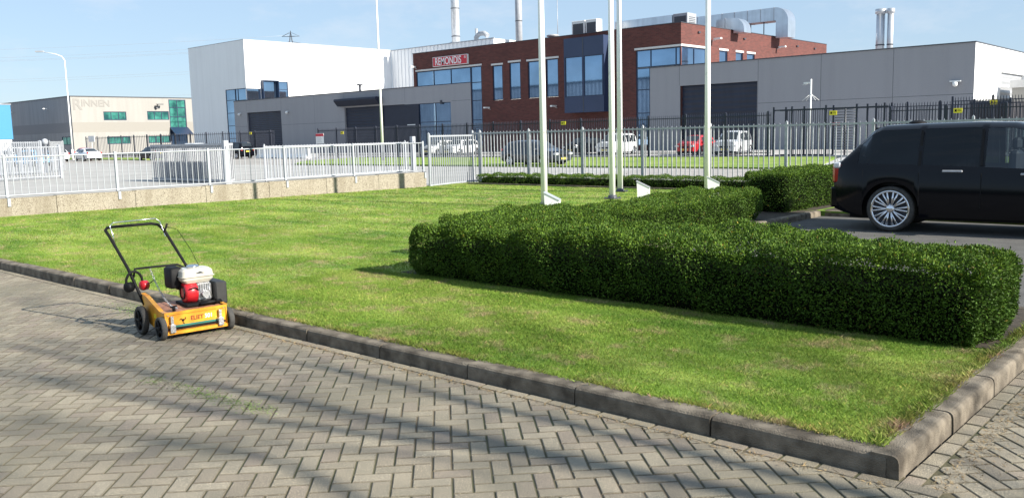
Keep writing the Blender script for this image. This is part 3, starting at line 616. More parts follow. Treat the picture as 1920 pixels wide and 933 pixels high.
# ================================================================== BUILDINGS
def panel(mb, o, ux, uy, W_, H0, H1, holes, depth=.18, mi=0):
    """wall sheet in the (u,z) plane with rectangular holes and their reveals; uy = outward normal"""
    xs = sorted({0, W_} | {h[0] for h in holes} | {h[1] for h in holes}); zs = sorted({H0, H1} | {h[2] for h in holes} | {h[3] for h in holes})
    o = Vector(o); ux = Vector(ux); uy = Vector(uy); up = Vector((0, 0, 1))
    for a, b in zip(xs[:-1], xs[1:]):
        for c, d in zip(zs[:-1], zs[1:]):
            mx_, mz = (a + b) / 2, (c + d) / 2
            if any(h[0] < mx_ < h[1] and h[2] < mz < h[3] for h in holes): continue
            mb.add([o + ux * a + up * c, o + ux * b + up * c, o + ux * b + up * d, o + ux * a + up * d], [(0, 1, 2, 3)], mi)
    for h in holes:
        if len(h) > 4 and h[4] == 'open': continue
        a, b, c, d = h[:4]; bk = -uy * depth; q = [o + ux * a + up * c, o + ux * b + up * c, o + ux * b + up * d, o + ux * a + up * d]
        for i in range(4): mb.add([q[i], q[(i + 1) % 4], q[(i + 1) % 4] + bk, q[i] + bk], [(0, 1, 2, 3)], mi)
def window(parent, x0, x1, z0, z1, y, m='glass', cols=(), rows=(), axis='x', fr=.09, name='window', fm='frame'):
    """frame mesh with its glass as a sub-part; local x runs along the wall (axis x or y), y is the plane"""
    mb = MB(); th = .05
    def bx(a0, a1, c0, c1, d0=-th, d1=th):
        if axis == 'x': mb.box(a0, a1, y + d0, y + d1, c0, c1)
        else: mb.box(y - d1, y - d0, a0, a1, c0, c1)
    bx(x0, x1, z0, z0 + fr); bx(x0, x1, z1 - fr, z1); bx(x0, x0 + fr, z0 + fr, z1 - fr); bx(x1 - fr, x1, z0 + fr, z1 - fr)
    cs = [x0 + fr] + sorted(cols) + [x1 - fr]
    for c in cols: bx(c - fr / 2, c + fr / 2, z0 + fr, z1 - fr)
    for r_ in rows:
        for a, b in zip(cs[:-1], cs[1:]):
            bx(a + (fr / 2 if a != cs[0] else 0), b - (fr / 2 if b != cs[-1] else 0), r_ - fr / 2, r_ + fr / 2)
    f = mb.build(name, K[fm], parent)
    g_ = MB(); 
    if axis == 'x': g_.box(x0 + fr * .6, x1 - fr * .6, y + .005, y + .02, z0 + fr * .6, z1 - fr * .6)
    else: g_.box(y - .02, y - .005, x0 + fr * .6, x1 - fr * .6, z0 + fr * .6, z1 - fr * .6)
    g_.build('glass_pane', K[m], f); return f
def lintel(parent, x0, x1, z, y, axis='x'):
    mb = MB()
    if axis == 'x': mb.box(x0, x1, y - .05, y + .02, z, z + .2)
    else: mb.box(y - .02, y + .05, x0, x1, z, z + .2)
    return mb.build('lintel', K['lintel'], parent)
def shutter(parent, x0, x1, z0, z1, y, axis='x', m='shutter', pitch=.28):
    mb = MB(); n = int((z1 - z0) / pitch)
    for i in range(n):
        a = z0 + (z1 - z0) * i / n; b = z0 + (z1 - z0) * (i + 1) / n
        if axis == 'x': mb.add([(x0, y, a), (x1, y, a), (x1, y - .04, (a + b) / 2), (x0, y - .04, (a + b) / 2), (x1, y, b), (x0, y, b)], [(0, 1, 2, 3), (3, 2, 4, 5)])
        else: mb.add([(y, x0, a), (y, x1, a), (y + .05, x1, (a + b) / 2), (y + .05, x0, (a + b) / 2), (y, x1, b), (y, x0, b)], [(0, 1, 2, 3), (3, 2, 4, 5)])
    return mb.build('roller_door', K[m], parent, recalc=False)
def ribbed(mb, x0, x1, y, z0, z1, axis='x', pitch=.5, d=.05, sgn=-1):
    n = max(2, int(abs(x1 - x0) / pitch)); pts = []
    for i in range(n):
        a = x0 + (x1 - x0) * i / n; s_ = (x1 - x0) / n
        pts += [(a, 0), (a + s_ * .45, 0), (a + s_ * .55, d), (a + s_ * .9, d)]
    pts.append((x1, 0))
    for (a, da), (b, db) in zip(pts[:-1], pts[1:]):
        P = lambda a_, d_, z: (a_, y + sgn * d_, z) if axis == 'x' else (y + sgn * d_, a_, z)
        mb.add([P(a, da, z0), P(b, db, z0), P(b, db, z1), P(a, da, z1)], [(0, 1, 2, 3)])
# ---- low grey workshop (left)
Y0 = 74.6
rt = empty('grey_workshop', (-100, Y0, 0), 0, 'low grey panel building with dark canopy, left of the brick office', 'building')
X = lambda x: x + 100
mb = MB(); holes = [(-121.5, -112.3, -.1, 6.18), (-97.15, -84.8, -.1, 6.0), (-82.15, -76.45, -.1, 5.95)]
panel(mb, (X(-125.1), 0, 0), (1, 0, 0), (0, -1, 0), 125.1 - 73, -.1, 8.02, [(a + 125.1, b + 125.1, c, d) for a, b, c, d in holes], .3)
mb.add([(X(-125.1), 0, -.1), (X(-125.1), .4, -.1), (X(-125.1), .4, 8.02), (X(-125.1), 0, 8.02)], [(0, 1, 2, 3)])
mb.add([(X(-121.9), .0, 8.0), (X(-83), .0, 8.0), (X(-83), 29, 7.9), (X(-121.9), 29, 7.9)], [(0, 1, 2, 3)])
mb.build('wall', K['grey'], rt, recalc=False)
mb = MB(); mb.box(X(-125.15), X(-82.9), -.06, .3, 8.02, 8.12); mb.build('roof_edge', K['coping'], rt)
mb = MB()
for x in (-121.55, -112.2, -104, -97.2, -84.7): mb.box(X(x) - .012, X(x) + .012, -.003, .01, 6.2 if x not in (-104,) else 0, 8.0)
mb.box(X(-112.1), X(-97.3), -.0035, .01, 4.10, 4.13); mb.box(X(-125), X(-121.6), -.0035, .01, 4.10, 4.13); mb.box(X(-76.3), X(-73.1), -.0035, .01, 6.03, 6.06); mb.build('panel_joint', K['coping'], rt)
shutter(rt, X(-121.5), X(-112.3), 0, 6.18, .25)
shutter(rt, X(-97.15), X(-91), 0, 6.0, .28, m='darkdoor', pitch=.4); 
mb = MB(); mb.box(X(-91), X(-84.8), .2, .28, 0, 6.0); mb.box(X(-89.3), X(-89.2), .1, .2, 0, 6); mb.box(X(-84.8), X(-82.15), -.006, .2, 0, 5.95); mb.build('door_panel', K['darkdoor'], rt)
mb = MB(); mb.box(X(-84.4), X(-82.9), -.02, -.007, 3.35, 3.45); mb.build('door_strip', K['white'], rt)
mb = MB(); mb.prism([(0, 7.15), (-1.15, 7.15), (-1.2, 6.9), (-.6, 6.2), (0, 6.2)], 'x', X(-97.9), X(-89.1)); mb.build('canopy', K['darkdoor'], rt)
window(rt, X(-82.15), X(-76.45), .4, 5.95, .12, cols=(X(-79.2),), rows=(3.64,))
for x, z in ((-110.3, 5.95), (-123.2, 6.1)):
    mb = MB(); mb.box(X(x) - .2, X(x), -.25, 0, z, z + .12); mb.lathe((X(x) - .1, -.3, z - .1), (0, 0, 1), [(-.22, 0), (-.16, .16), (0, .22), (.12, .18), (.2, .05)], 12); mb.build('security_camera', K['white'], rt)
mb = MB(); mb.box(X(-78.2), X(-77.9), 0 - .12, 0, 5.75, 6.2); mb.build('alarm_box', K['coping'], rt)
mb = MB(); mb.tube([(X(-98.6), 4, 8), (X(-98.6), 4, 9.2)], .18, 10); mb.box(X(-98.9), X(-98.3), 3.7, 4.3, 9.2, 9.4); mb.build('roof_vent', K['coping'], rt)
# ---- white tower hall
rt = empty('white_hall', (-130, 75, 0), 0, 'tall windowless white hall block rising behind the grey workshop', 'building')
X = lambda x: x + 130
mb = MB()
ribbed(mb, X(-138.9), X(-128.0), 0, 0, 17.3, pitch=.6, d=.012); ribbed(mb, X(-128.0), X(-121.9), 0, 10.0, 17.3, pitch=.6, d=.012)
mb.add([(X(-138.9), 0, 0), (X(-138.9), 30, 0), (X(-138.9), 30, 17.3), (X(-138.9), 0, 17.3)], [(0, 1, 2, 3)])
panel(mb, (X(-121.9), 0, 0), (0, 1, 0), (1, 0, 0), 29.5, 0, 17.3, [(0, 2.55, 8.0, 9.95), (2.62, 7.6, 8.0, 11.15)], .2)
mb.add([(X(-138.9), 0, 17.28), (X(-121.9), 0, 17.28), (X(-121.9), 29.5, 17.28), (X(-138.9), 29.5, 17.28)], [(0, 1, 2, 3)])
mb.build('wall', K['cladw'], rt, recalc=False)
mb = MB(); mb.box(X(-138.95), X(-121.87), -.04, .1, 17.3, 17.38); mb.box(X(-121.95), X(-121.85), .1, 29.5, 17.3, 17.38); mb.build('roof_edge', K['galv'], rt)
window(rt, X(-128.0), X(-125.2), 0.2, 9.98, .06, rows=(8.3, 6.3, 4.3, 2.3)); window(rt, X(-125.15), X(-121.95), 8.15, 9.98, .06, cols=(X(-124.4),))
window(rt, .03, 2.5, 8.1, 9.92, X(-121.96), axis='y'); window(rt, 5.45, 7.55, 8.1, 11.1, X(-121.96), axis='y', rows=(9.9,)); 
f = window(rt, 2.7, 5.4, 8.1, 11.1, X(-121.9), axis='y')
mb = MB(); mb.box(X(-122.5), X(-121.2), 2.62, 2.7, 8.0, 11.25); mb.box(X(-122.5), X(-121.2), 5.4, 5.47, 8.0, 11.25); mb.box(X(-122.5), X(-121.2), 2.7, 5.4, 11.12, 11.25); mb.build('box_frame', K['frame'], rt)
mb = MB(); mb.box(X(-121.6), X(-120.9), 4, 5.2, 17.4, 17.9) if False else mb.box(X(-129.2), X(-127.4), 9, 10.3, 17.3, 18.1); mb.build('roof_unit', K['galv'], rt)
# ---- white ribbed hall behind the brick office
rt = empty('ribbed_hall', (-109, 104.5, 0), 0, 'pale ribbed metal hall between the white tower and the brick office roof', 'building')
mb = MB(); ribbed(mb, -12.85, 12.3, 0, 0, 17.15, pitch=.9, d=.10)
mb.add([(12.3, 0, 0), (12.3, 40, 0), (12.3, 40, 17.15), (12.3, 0, 17.15)], [(0, 1, 2, 3)]); mb.add([(-12.85, 0, 17.1), (12.3, 0, 17.1), (12.3, 40, 17.1), (-12.85, 40, 17.1)], [(0, 1, 2, 3)])
mb.build('wall', K['cladw'], rt, recalc=False)
mb = MB(); mb.box(-12.85, 12.35, -.14, .05, 17.15, 17.3); mb.build('roof_edge', K['pale'], rt)
# ---- brick office
rt = empty('brick_office', (-60, Y0, 0), 0, 'two-storey dark red brick office with ribbon windows and a projecting blue bay', 'building')
X = lambda x: x + 60
TOP = 12.08; mb = MB(); x0 = -82.9
hl = [(-82.9, -73.0, -.1, 8.02), (-82.42, -71.2, 8.02, 9.85), (-73.0, -71.2, .3, 8.02), (-69.45, -67.9, 5.8, 9.72), (-66.85, -65.2, 5.8, 9.86), (-64.1, -62.4, 5.8, 9.8), (-61.5, -59.8, 5.8, 9.86), (-49.85, -44.75, 8.1, 9.85), (-49.85, -48.2, .4, 8.1), (-48.2, -44.7, -.1, 8.1)]
panel(mb, (X(x0), 0, 0), (1, 0, 0), (0, -1, 0), 38.2, -.1, TOP, [(a - x0, b - x0, c, d, 'open' if (c < 0) else 'r') for a, b, c, d in hl], .22)
sh = [(.1, 4.95, 8.1, 9.87), (7.5, 9.2, 7.6, 9.87), (11.0, 12.6, 7.6, 9.87), (13.5, 15.3, 7.6, 9.87)]
panel(mb, (X(-44.7), 0, 0), (0, 1, 0), (1, 0, 0), 34.7, -.1, TOP, sh, .22)
mb.add([(X(-82.9), 0, 8), (X(-82.9), 34, 8), (X(-82.9), 34, TOP), (X(-82.9), 0, TOP)], [(0, 1, 2, 3)])
mb.add([(X(-82.9), 0, TOP - .3), (X(-44.7), 0, TOP - .3), (X(-44.7), 34.7, TOP - .3), (X(-82.9), 34.7, TOP - .3)], [(0, 1, 2, 3)])
mb.build('wall', K['brick'], rt, recalc=False)
mb = MB(); mb.box(X(-82.95), X(-44.66), -.05, .25, TOP, TOP + .07); mb.box(X(-44.95), X(-44.66), .25, 34.7, TOP, TOP + .07); mb.build('roof_edge', K['coping'], rt)
window(rt, X(-82.4), X(-72.98), 8.03, 9.83, .1, cols=(X(-79.3), X(-76.3)))
window(rt, X(-72.95), X(-71.22), .35, 9.83, .1, rows=(8.0, 5.92, 3.66, 2.8))
for a, b, z0_, z1_ in ((-69.45, -67.9, 5.8, 9.72), (-66.85, -65.2, 5.8, 9.86), (-64.1, -62.4, 5.8, 9.8), (-61.5, -59.8, 5.8, 9.86)):
    window(rt, X(a) + .02, X(b) - .02, z0_ + .02, z1_ - .02, .12); lintel(rt, X(a) - .15, X(b) + .12, z1_ + .02, 0)
window(rt, X(-49.83), X(-48.22), .45, 8.1, .1, rows=(5.97, 3.67)); window(rt, X(-49.83), X(-44.77), 8.12, 9.83, .1, cols=(X(-48.15), X(-45.3)))
lintel(rt, X(-82.5), X(-71.1), 9.87, 0); lintel(rt, X(-50), X(-44.65), 9.87, 0)
for i, (a, b, c, d) in enumerate(sh):
    window(rt, a + .02, b - .02, c, d - .02, X(-44.82), axis='y', cols=(2.6,) if i == 0 else ()); lintel(rt, a - .1, b + .1, d + .02, X(-44.7), 'y')
# projecting bay
mb = MB(); bx0, bx1, by = X(-58.05), X(-52.95), -1.2
mb.box(bx0, bx1, by, 0, 3.98, 5.6); mb.box(bx0, bx1, by, 0, 9.72, 11.62); mb.box(bx0, bx0 + .12, by, 0, 5.6, 9.72); mb.box(bx1 - .12, bx1, by + .1, 0, 5.6, 9.72); mb.box(X(-55.62), X(-55.48), by, by + .1, 5.6, 9.72)
mb.box(bx0 + .12, bx1 - .12, -.3, 0, 5.6, 9.72); bay = mb.build('projecting_bay', mat('bay_panel_blue', (.028, .045, .10), .45, var=.1, scale=.6), rt)
window(bay, bx0 + .12, X(-55.62), 5.6, 9.72, by + .08); window(bay, X(-55.48), bx1 - .12, 5.6, 9.72, by + .08)
mb = MB(); mb.box(X(-55.6), X(-55.5), by - .02, by, 4, 5.58); mb.box(X(-55.6), X(-55.5), by - .02, by, 9.75, 11.6); mb.build('bay_seam', K['coping'], bay)
def wall_lamp(parent, x, y, z, dx=0, dy=-1):
    mb = MB(); mb.tube([(x, y, z - .1), (x + dx * .5, y + dy * .5, z + .05)], .04, 6); mb.obox((x + dx * .65, y + dy * .65, z + .1), .3 + abs(dx) * .5, .3 + abs(dy) * .5, .16); return mb.build('wall_lamp', K['white'], parent)
wall_lamp(rt, X(-82.3), 0, 10.35); wall_lamp(rt, X(-44.7), 5.95, 10.8, 1, 0); wall_lamp(rt, X(-44.7), 20.7, 10.85, 1, 0); wall_lamp(rt, X(-69.9), 0, 4.9); wall_lamp(rt, X(-60.0), 0, 4.7)
mb = MB()
for y in (3.3, 12.8, 26, 31): mb.box(X(-44.7), X(-44.55), y - .2, y + .2, 11.3, 11.45)
mb.build('scupper', K['coping'], rt)
# office sign
def text(body, size, m, parent, loc, rot, sx=1, ext=.01, off=.0, name='lettering', rz=0):
    cu = bpy.data.curves.new(name, 'FONT'); cu.body = body; cu.size = size; cu.extrude = ext; cu.offset = off; cu.align_x = 'CENTER'; cu.align_y = 'CENTER'
    o = bpy.data.objects.new(name, cu); col.objects.link(o); dg = bpy.context.evaluated_depsgraph_get(); dg.update()
    me = bpy.data.meshes.new_from_object(o.evaluated_get(dg)); bpy.data.objects.remove(o)
    me.materials.clear(); me.materials.append(m); q = bpy.data.objects.new(name, me); col.objects.link(q); q.parent = parent; q.location = loc; q.rotation_euler = rot; q.scale = (sx, 1, 1); return q
sg = empty('company_sign', (-76.13, Y0 - .25, 10.78), 0, 'red REMONDIS sign with white letters mounted high on the brick office', 'sign')
mb = MB(); mb.box(-2.95, 2.95, 0, .25, -.56, .56); mb.build('sign_box', K['white'], sg)
mb = MB(); mb.box(-2.88, 2.88, -.015, -.003, -.5, .5); mb.build('red_panel', K['red'], sg)
text('REMONDIS', 1.2, K['letter'], sg, (-.28, -.03, -.03), (math.pi / 2, 0, 0), sx=.76, off=.013); text('®', .42, K['letter'], sg, (2.6, -.03, .22), (math.pi / 2, 0, 0))
# roof plant: every unit a thing of its own
def roof_box(name, x0, x1, y0, y1, z0, z1, m, label, cat, grille=True, group=None):
    r_ = empty(name, ((x0 + x1) / 2, (y0 + y1) / 2, z0), 0, label, cat, group); w2, d2 = (x1 - x0) / 2, (y1 - y0) / 2
    mb = MB(); mb.bbox(-w2, w2, -d2, d2, 0, z1 - z0, .03); mb.build('casing', m, r_)
    if grille:
        mb = MB(); mb.box(-w2 * .8, w2 * .8, -d2 - .02, -d2 - .002, (z1 - z0) * .15, (z1 - z0) * .85); mb.build('grille', K['coping'], r_)
        mb = MB()
        for k in range(8): z = (z1 - z0) * (.15 + .09 * k); mb.box(w2 + .002, w2 + .03, -d2 * .7, d2 * .7, z, z + .05)
        mb.build('louvre', K['coping'], r_)
    return r_
RZ = TOP - .3
roof_box('air_conditioner', -59.75, -58.0, 77, 78, RZ, 13.85, K['white'], 'left one of two white air conditioning units on the brick office roof', 'air conditioner', group='rooftop units')
roof_box('air_conditioner', -57.85, -56.4, 77, 78, RZ, 13.85, K['white'], 'right one of two white air conditioning units on the brick office roof', 'air conditioner', group='rooftop units')
roof_box('roof_unit', -56.2, -49.0, 80, 81.5, RZ, 13.7, K['duct'], 'long low metal plant box along the brick office roof', 'roof unit', False)
roof_box('roof_unit', -48.9, -47.2, 80, 81.8, RZ, 13.75, K['pale'], 'pale plant unit with dark grille at the end of the long roof box', 'roof unit')
r_ = empty('roof_vent', (-62.8, 77.5, RZ), 0, 'small mushroom vent on the brick office roof left of the air conditioners', 'vent'); mb = MB(); mb.lathe((0, 0, 0), (0, 0, 1), [(0, .35), (.75, .35), (.8, .7), (.95, .7), (1.05, .3), (1.05, 0)], 14); mb.build('cowl', K['galv'], r_)
for x, y, zt_, lab in ((-64.1, 80, 17, 'thin whip antenna on the brick office roof'), (-47.3, 84, 15.6, 'short dark mast behind the pale roof unit')):
    r_ = empty('antenna', (x, y, RZ), 0, lab, 'antenna'); mb = MB(); mb.tube([(0, 0, 0), (0, 0, zt_ - RZ)], .035 if zt_ > 16 else .09, 6); mb.build('rod', K['galv'] if zt_ > 16 else K['coping'], r_)
def duct(name, label, y, x_left, x_right, zt, hgt, wdt, zdown):
    r_ = empty(name, (x_right, y, 0), 0, label, 'duct', 'ventilation ducts over the office roof'); mb = MB()
    rad = hgt; cx = x_right - rad - .0
    out = [(x_left - x_right, zt), (cx - x_right, zt)] + [(cx - x_right + rad * math.sin(a), zt - rad + rad * math.cos(a)) for a in [R(12 * k) for k in range(1, 8)]] + [(0, zt - rad)]
    w_in = hgt
    top = [(x_left - x_right, zt)] + [(cx - x_right + rad * math.sin(R(a)), zt - rad + rad * math.cos(R(a))) for a in range(0, 91, 10)] + [(0, zdown)]
    wi = hgt * .92; ir = rad - wi
    bot = [(x_left - x_right, zt - wi)] + [(cx - x_right + ir * math.sin(R(a)), zt - rad + ir * math.cos(R(a))) for a in range(0, 91, 10)] + [(-wi, zdown)]
    n = len(top)
    for y_ in (-wdt / 2, wdt / 2): mb.add([(a, y_, b) for a, b in top] + [(a, y_, b) for a, b in bot], [(i, i + 1, n + i + 1, n + i) for i in range(n - 1)])
    for ln_ in (top, bot): mb.add([(a, -wdt / 2, b) for a, b in ln_] + [(a, wdt / 2, b) for a, b in ln_], [(i, i + 1, n + i + 1, n + i) for i in range(n - 1)])
    mb.add([(0, -wdt / 2, zdown), (-wi, -wdt / 2, zdown), (-wi, wdt / 2, zdown), (0, wdt / 2, zdown)], [(0, 1, 2, 3)])
    d_ = mb.build('duct_body', K['duct'], r_)
    mb = MB(); x = x_left - x_right + 1
    while x < cx - x_right: mb.box(x, x + .05, -wdt / 2 - .03, wdt / 2 + .03, zt - wi - .03, zt + .03); x += 1.6
    mb.build('flange', K['galv'], r_)
    mb = MB(); 
    for x in (-4.5, -2.9): 
        if x > x_left - x_right: mb.box(x, x + .08, -wdt / 2, -wdt / 2 + .08, RZ, zt - wi - .03)
    mb.build('support', K['coping'], r_); return r_
duct('roof_duct', 'large bright metal duct crossing the roof and bending down over the brick side wall', Y0 + 20.5, -60, -42.9, 15.2, 1.55, 1.9, 11.85)
duct('roof_duct', 'smaller curved metal duct hooking over the brick side wall', Y0 + 10.8, -46.5, -43.3, 13.3, 1.3, 1.5, 11.75)
def chimney(x, y, z0, z1, r, label, bands=3, elbow=False):
    r_ = empty('chimney', (x, y, z0), 0, label, 'chimney', 'metal chimney flues'); mb = MB(); mb.tube([(0, 0, 0), (0, 0, z1 - z0)], r, 16)
    if elbow: mb.tube([(0, 0, .6), (-1.2, 0, .5), (-2.2, 0, .1), (-2.4, 0, -.6)], r * .9, 12)
    mb.build('flue_pipe', K['steel'] if 'slim' not in label else K['pale'], r_)
    for k in range(bands): mb = MB(); z = (z1 - z0) * (.12 + .3 * k); mb.lathe((0, 0, z), (0, 0, 1), [(0, r), (.02, r * 1.08), (.12, r * 1.08), (.14, r)], 16); mb.build('clamp_band', K['coping'], r_)
    if 'twin' in label: mb = MB(); mb.lathe((0, 0, z1 - z0), (0, 0, 1), [(-.4, r), (-.35, r * 1.3), (.1, r * 1.3), (.15, r * .6), (.15, 0)], 16); mb.build('cap', K['steel'], r_)
chimney(-110.9, 110, 17.1, 33, .72, 'fat metal chimney with elbow on the ribbed hall roof', 4, True)
chimney(-94.5, 108, 11, 32, .55, 'tall slim white flue rising behind the brick office roof', 3)
chimney(-107.8, 112, 17.1, 20.3, .25, 'short thin pipe beside the fat chimney', 1)
chimney(-33.2, 95, 7.5, 13.75, .42, 'thicker twin flue above the grey hall roof', 2)
chimney(-32.2, 95, 7.5, 13.7, .3, 'thinner twin flue above the grey hall roof', 2)
r_ = empty('roof_fan', (-100.5, 106, 17.1), 0, 'round white roof fan on the ribbed hall near the brick office', 'fan'); mb = MB(); mb.tube([(-1.6, 0, .1), (-1.6, 0, .8), (-.9, 0, 1.3), (.2, 0, 1.3), (1.0, 0, .8)], .4, 12); mb.build('fan_housing', K['pale'], r_)
# ---- grey hall (right)
rt = empty('grey_hall', (-33, Y0, 0), 0, 'large grey panel hall with wide dark roller door, right of the brick office', 'building')
X = lambda x: x + 33
mb = MB(); panel(mb, (X(-48.2), 0, 0), (1, 0, 0), (0, -1, 0), 29.3, -.1, 8.02, [(-44.8 + 48.2, -36.8 + 48.2, -.1, 6.12)], .35)
mb.add([(X(-48.2), 0, 8.0), (X(-18.9), 0, 8.0), (X(-18.9), 30, 8.0), (X(-44.7), 30, 8.0)], [(0, 1, 2, 3)])
mb.build('wall', K['grey'], rt, recalc=False)
mb = MB(); panel(mb, (X(-18.9), 0, 0), (0, 1, 0), (1, 0, 0), 30, -.1, 8.02, [(8.0, 16.3, -.1, 6.07)], .3); mb.build('side_wall', K['cladw'], rt, recalc=False)
mb = MB(); mb.box(X(-48.25), X(-18.85), -.06, .2, 8.02, 8.1); mb.box(X(-19.1), X(-18.85), .2, 30, 8.02, 8.1); mb.build('roof_edge', K['coping'], rt)
mb = MB()
for x, z in ((-44.87, 6.15), (-36.74, 0), (-30.95, 0), (-24.95, 0)): mb.box(X(x) - .015, X(x) + .015, -.003, .01, z, 8.0)
mb.box(X(-36.7), X(-18.95), -.0035, .01, 4.12, 4.15); mb.build('panel_joint', K['coping'], rt)
shutter(rt, X(-44.8), X(-36.8), 0, 6.12, .3, pitch=.45); shutter(rt, 8.0, 16.3, 0, 6.07, X(-19.15), 'y', 'galv', .45)
mb = MB(); mb.box(X(-20.6), X(-19.8), -.25, -.05, 5.1, 5.2); mb.lathe((X(-20.2), -.25, 4.95), (0, 0, 1), [(-.25, 0), (-.15, .17), (.1, .2), (.15, .0)], 12); mb.build('security_camera', K['white'], rt)
rt = empty('small_outbuilding', (-14.5, 84, 0), 0, 'small pale flat-roofed outbuilding at the right edge beside the white gable', 'building')
mb = MB(); mb.box(-3.4, 6, -2, 3, 0, 4.7); mb.build('wall', K['beige'], rt); mb = MB(); mb.box(-3.55, 6.2, -2.15, 3.1, 4.7, 5.3); mb.build('roof', K['lintel'], rt)
rt = empty('storage_container', (-14.5, 63, 0), 0, 'dark brown storage container behind the enclosure fence', 'container')
mb = MB(); ribbed(mb, -1.3, .9, -1.2, .1, 3.2, pitch=.25, d=.04); mb.box(-1.3, .9, -1.15, 3, .1, 3.2); mb.build('container_body', mat('brown_container', (.045, .04, .045), .6), rt); mb = MB(); mb.box(-1.35, .95, -1.26, -1.2, 3.1, 3.25); mb.build('top_rail', K['coping'], rt)
# ---- beige building (far left)
rt = empty('beige_office', (-171, 68.2, 0), 0, 'two-storey beige panel building with green glazing at far left', 'building')
mb = MB(); gw = [(2.5, 7.0, 8.1, 10.2), (10.3, 19.0, 8.2, 10.55)]
win = [(5.9, 14.5, 6.5, 8.2)]
holes = [(2.9, 6.9, 0, 0)]
cols_ = dict(w1=(5.9, 10.3, 6.45, 8.15), w2=(14.5, 18.95, 6.5, 8.2), w3=(6.3, 10.9, 1.9, 3.3), w4=(14.4, 19.1, 1.9, 3.3), tall=(22.6, 26.2, 0, 10.55))
W2 = 34
# right (lit) face at X=-171, along +Y
def rl(y): return y
hs = [(2.6 * 2.25 * 0 + 5.85, 10.3, 6.45, 8.1), (14.5, 19.0, 6.5, 8.22), (6.2, 10.8, 1.9, 3.35), (14.4, 19.0, 1.9, 3.35), (22.7, 26.3, 0, 10.6)]
hs = [(h[0] if h[0] < 22 else 19.1 + 3.5, h[1] if h[0] < 22 else 22.75 + 0 + 3.5, h[2], h[3]) for h in hs]
zb = [(-.2, 4.2, K['beige']), (4.2, 6.1, K['beige2']), (6.1, 10.85, K['beige'])]
for z0_, z1_, m_ in zb:
    mb = MB(); hh = [(a, b, max(c, z0_), min(d, z1_)) for a, b, c, d in ((5.9, 10.3, 6.45, 8.1), (14.5, 19.0, 6.5, 8.22), (6.2, 10.8, 1.9, 3.35), (14.4, 19.0, 1.9, 3.35), (19.1 + .0, 22.75, -.2, 10.6)) if max(c, z0_) < min(d, z1_)]
    panel(mb, (0, 0, 0), (0, 1, 0), (1, 0, 0), 34, z0_, z1_, hh, .2); mb.build('wall', m_, rt, recalc=False)
for z0_, z1_, m_ in ((-.2, 4.2, K['taupe']), (4.2, 6.1, K['taupe2']), (6.1, 10.85, K['taupe'])):  # left face uses the beige copies with shade painted in
    mb = MB(); panel(mb, (-36, 0, 0), (1, 0, 0), (0, -1, 0), 36, z0_, z1_, [(36 - 5.4, 36 - 1.3, 1.9, 3.5)] if z0_ < 0 else [], .2); mb.build('wall', m_, rt, recalc=False)
for a, b, c, d in ((5.9, 10.3, 6.45, 8.1), (14.5, 19.0, 6.5, 8.22), (6.2, 10.8, 1.9, 3.35), (14.4, 19.0, 1.9, 3.35)):
    window(rt, a, b, c, d, -.12, 'greenglass', cols=(a + (b - a) / 3, a + 2 * (b - a) / 3), axis='y', fr=.14)
window(rt, 19.15, 22.7, 4.9, 10.55, -.1, 'greenglass', cols=(20.9,), rows=(7.1, 9.0), axis='y', fr=.14); window(rt, 19.15, 22.7, 0, 4.85, -.1, 'glass', cols=(20.9,), axis='y', fr=.14)
window(rt, -5.4, -1.35, 1.9, 3.5, .1, 'greenglass', cols=(-3.4,), fr=.14)
mb = MB(); mb.add([(0.02, 19.0, 5.0), (0.02, 22.9, 5.0), (2.2, 22.9, 3.6), (2.2, 19.0, 3.6), (0.02, 19.0, 4.9), (0.02, 22.9, 4.9), (2.2, 22.9, 3.5), (2.2, 19.0, 3.5)], [(0, 1, 2, 3), (4, 7, 6, 5), (0, 3, 7, 4), (1, 5, 6, 2), (3, 2, 6, 7)]); mb.build('entrance_canopy', K['frame'], rt)
mb = MB(); mb.box(-36, .1, -.1, .1, 10.85, 11.0); mb.box(-.1, .1, .1, 34, 10.85, 11.0); mb.build('roof_edge', K['coping'], rt)
for x in (-29.4, -10.7): wall_lamp(rt, x, 0, 8.9)
text('R', 2.9, K['faded'], rt, (.03, 1.1, 9.35), (math.pi / 2, 0, math.pi / 2), off=.05, ext=.01); text('INNEN', 1.75, K['faded'], rt, (.03, 4.55, 9.6), (math.pi / 2, 0, math.pi / 2), sx=1.0, off=.04, ext=.01)
mb = MB(); mb.tube([(0, 16.5, 9.2), (.8, 16.5, 9.5)], .07, 6); mb.box(.5, 1.3, 16.2, 17.4, 9.5, 9.62); mb.tube([(0.2, 16.4, 8.9), (.5, 16.4, 9.0)], .25, 8); mb.build('wall_lamp', K['coping'], rt)
# ---- blue building at the frame edge
rt = empty('blue_building', (-180, 52, 0), 0, 'bright blue clad building cut by the left picture edge', 'building')
mb = MB(); mb.box(-14, 5, 0, 7.2, 3.2, 9.4); mb.build('blue_cladding', K['bluebld'], rt); mb = MB(); mb.box(-13.8, 4.8, .2, 7, 0, 3.2); mb.build('wall', K['cladw'], rt)
for k in range(4): window(rt, -12 + 4.2 * k, -8.6 + 4.2 * k, 1.0, 2.8, .12, fr=.12)
mb = MB(); mb.box(-14.1, 5.1, -.1, 7.3, 9.4, 9.55); mb.build('roof_edge', K['pale'], rt)
# ---- hall across the yard that the office windows mirror
rt = empty('opposite_hall', (-190, -30, 0), 0, 'long pale hall far to the left of the camera, mirrored in the office windows', 'building')
mb = MB(); ribbed(mb, -90, 75, 0, 0, 14.5, pitch=1.2, d=.06, sgn=1); mb.box(-90, 75, -40, -.1, 0, 14.5); mb.build('wall', K['pale'], rt); mb = MB(); mb.box(-90, 75, -40, .15, 14.5, 14.8); mb.build('roof', K['coping'], rt)

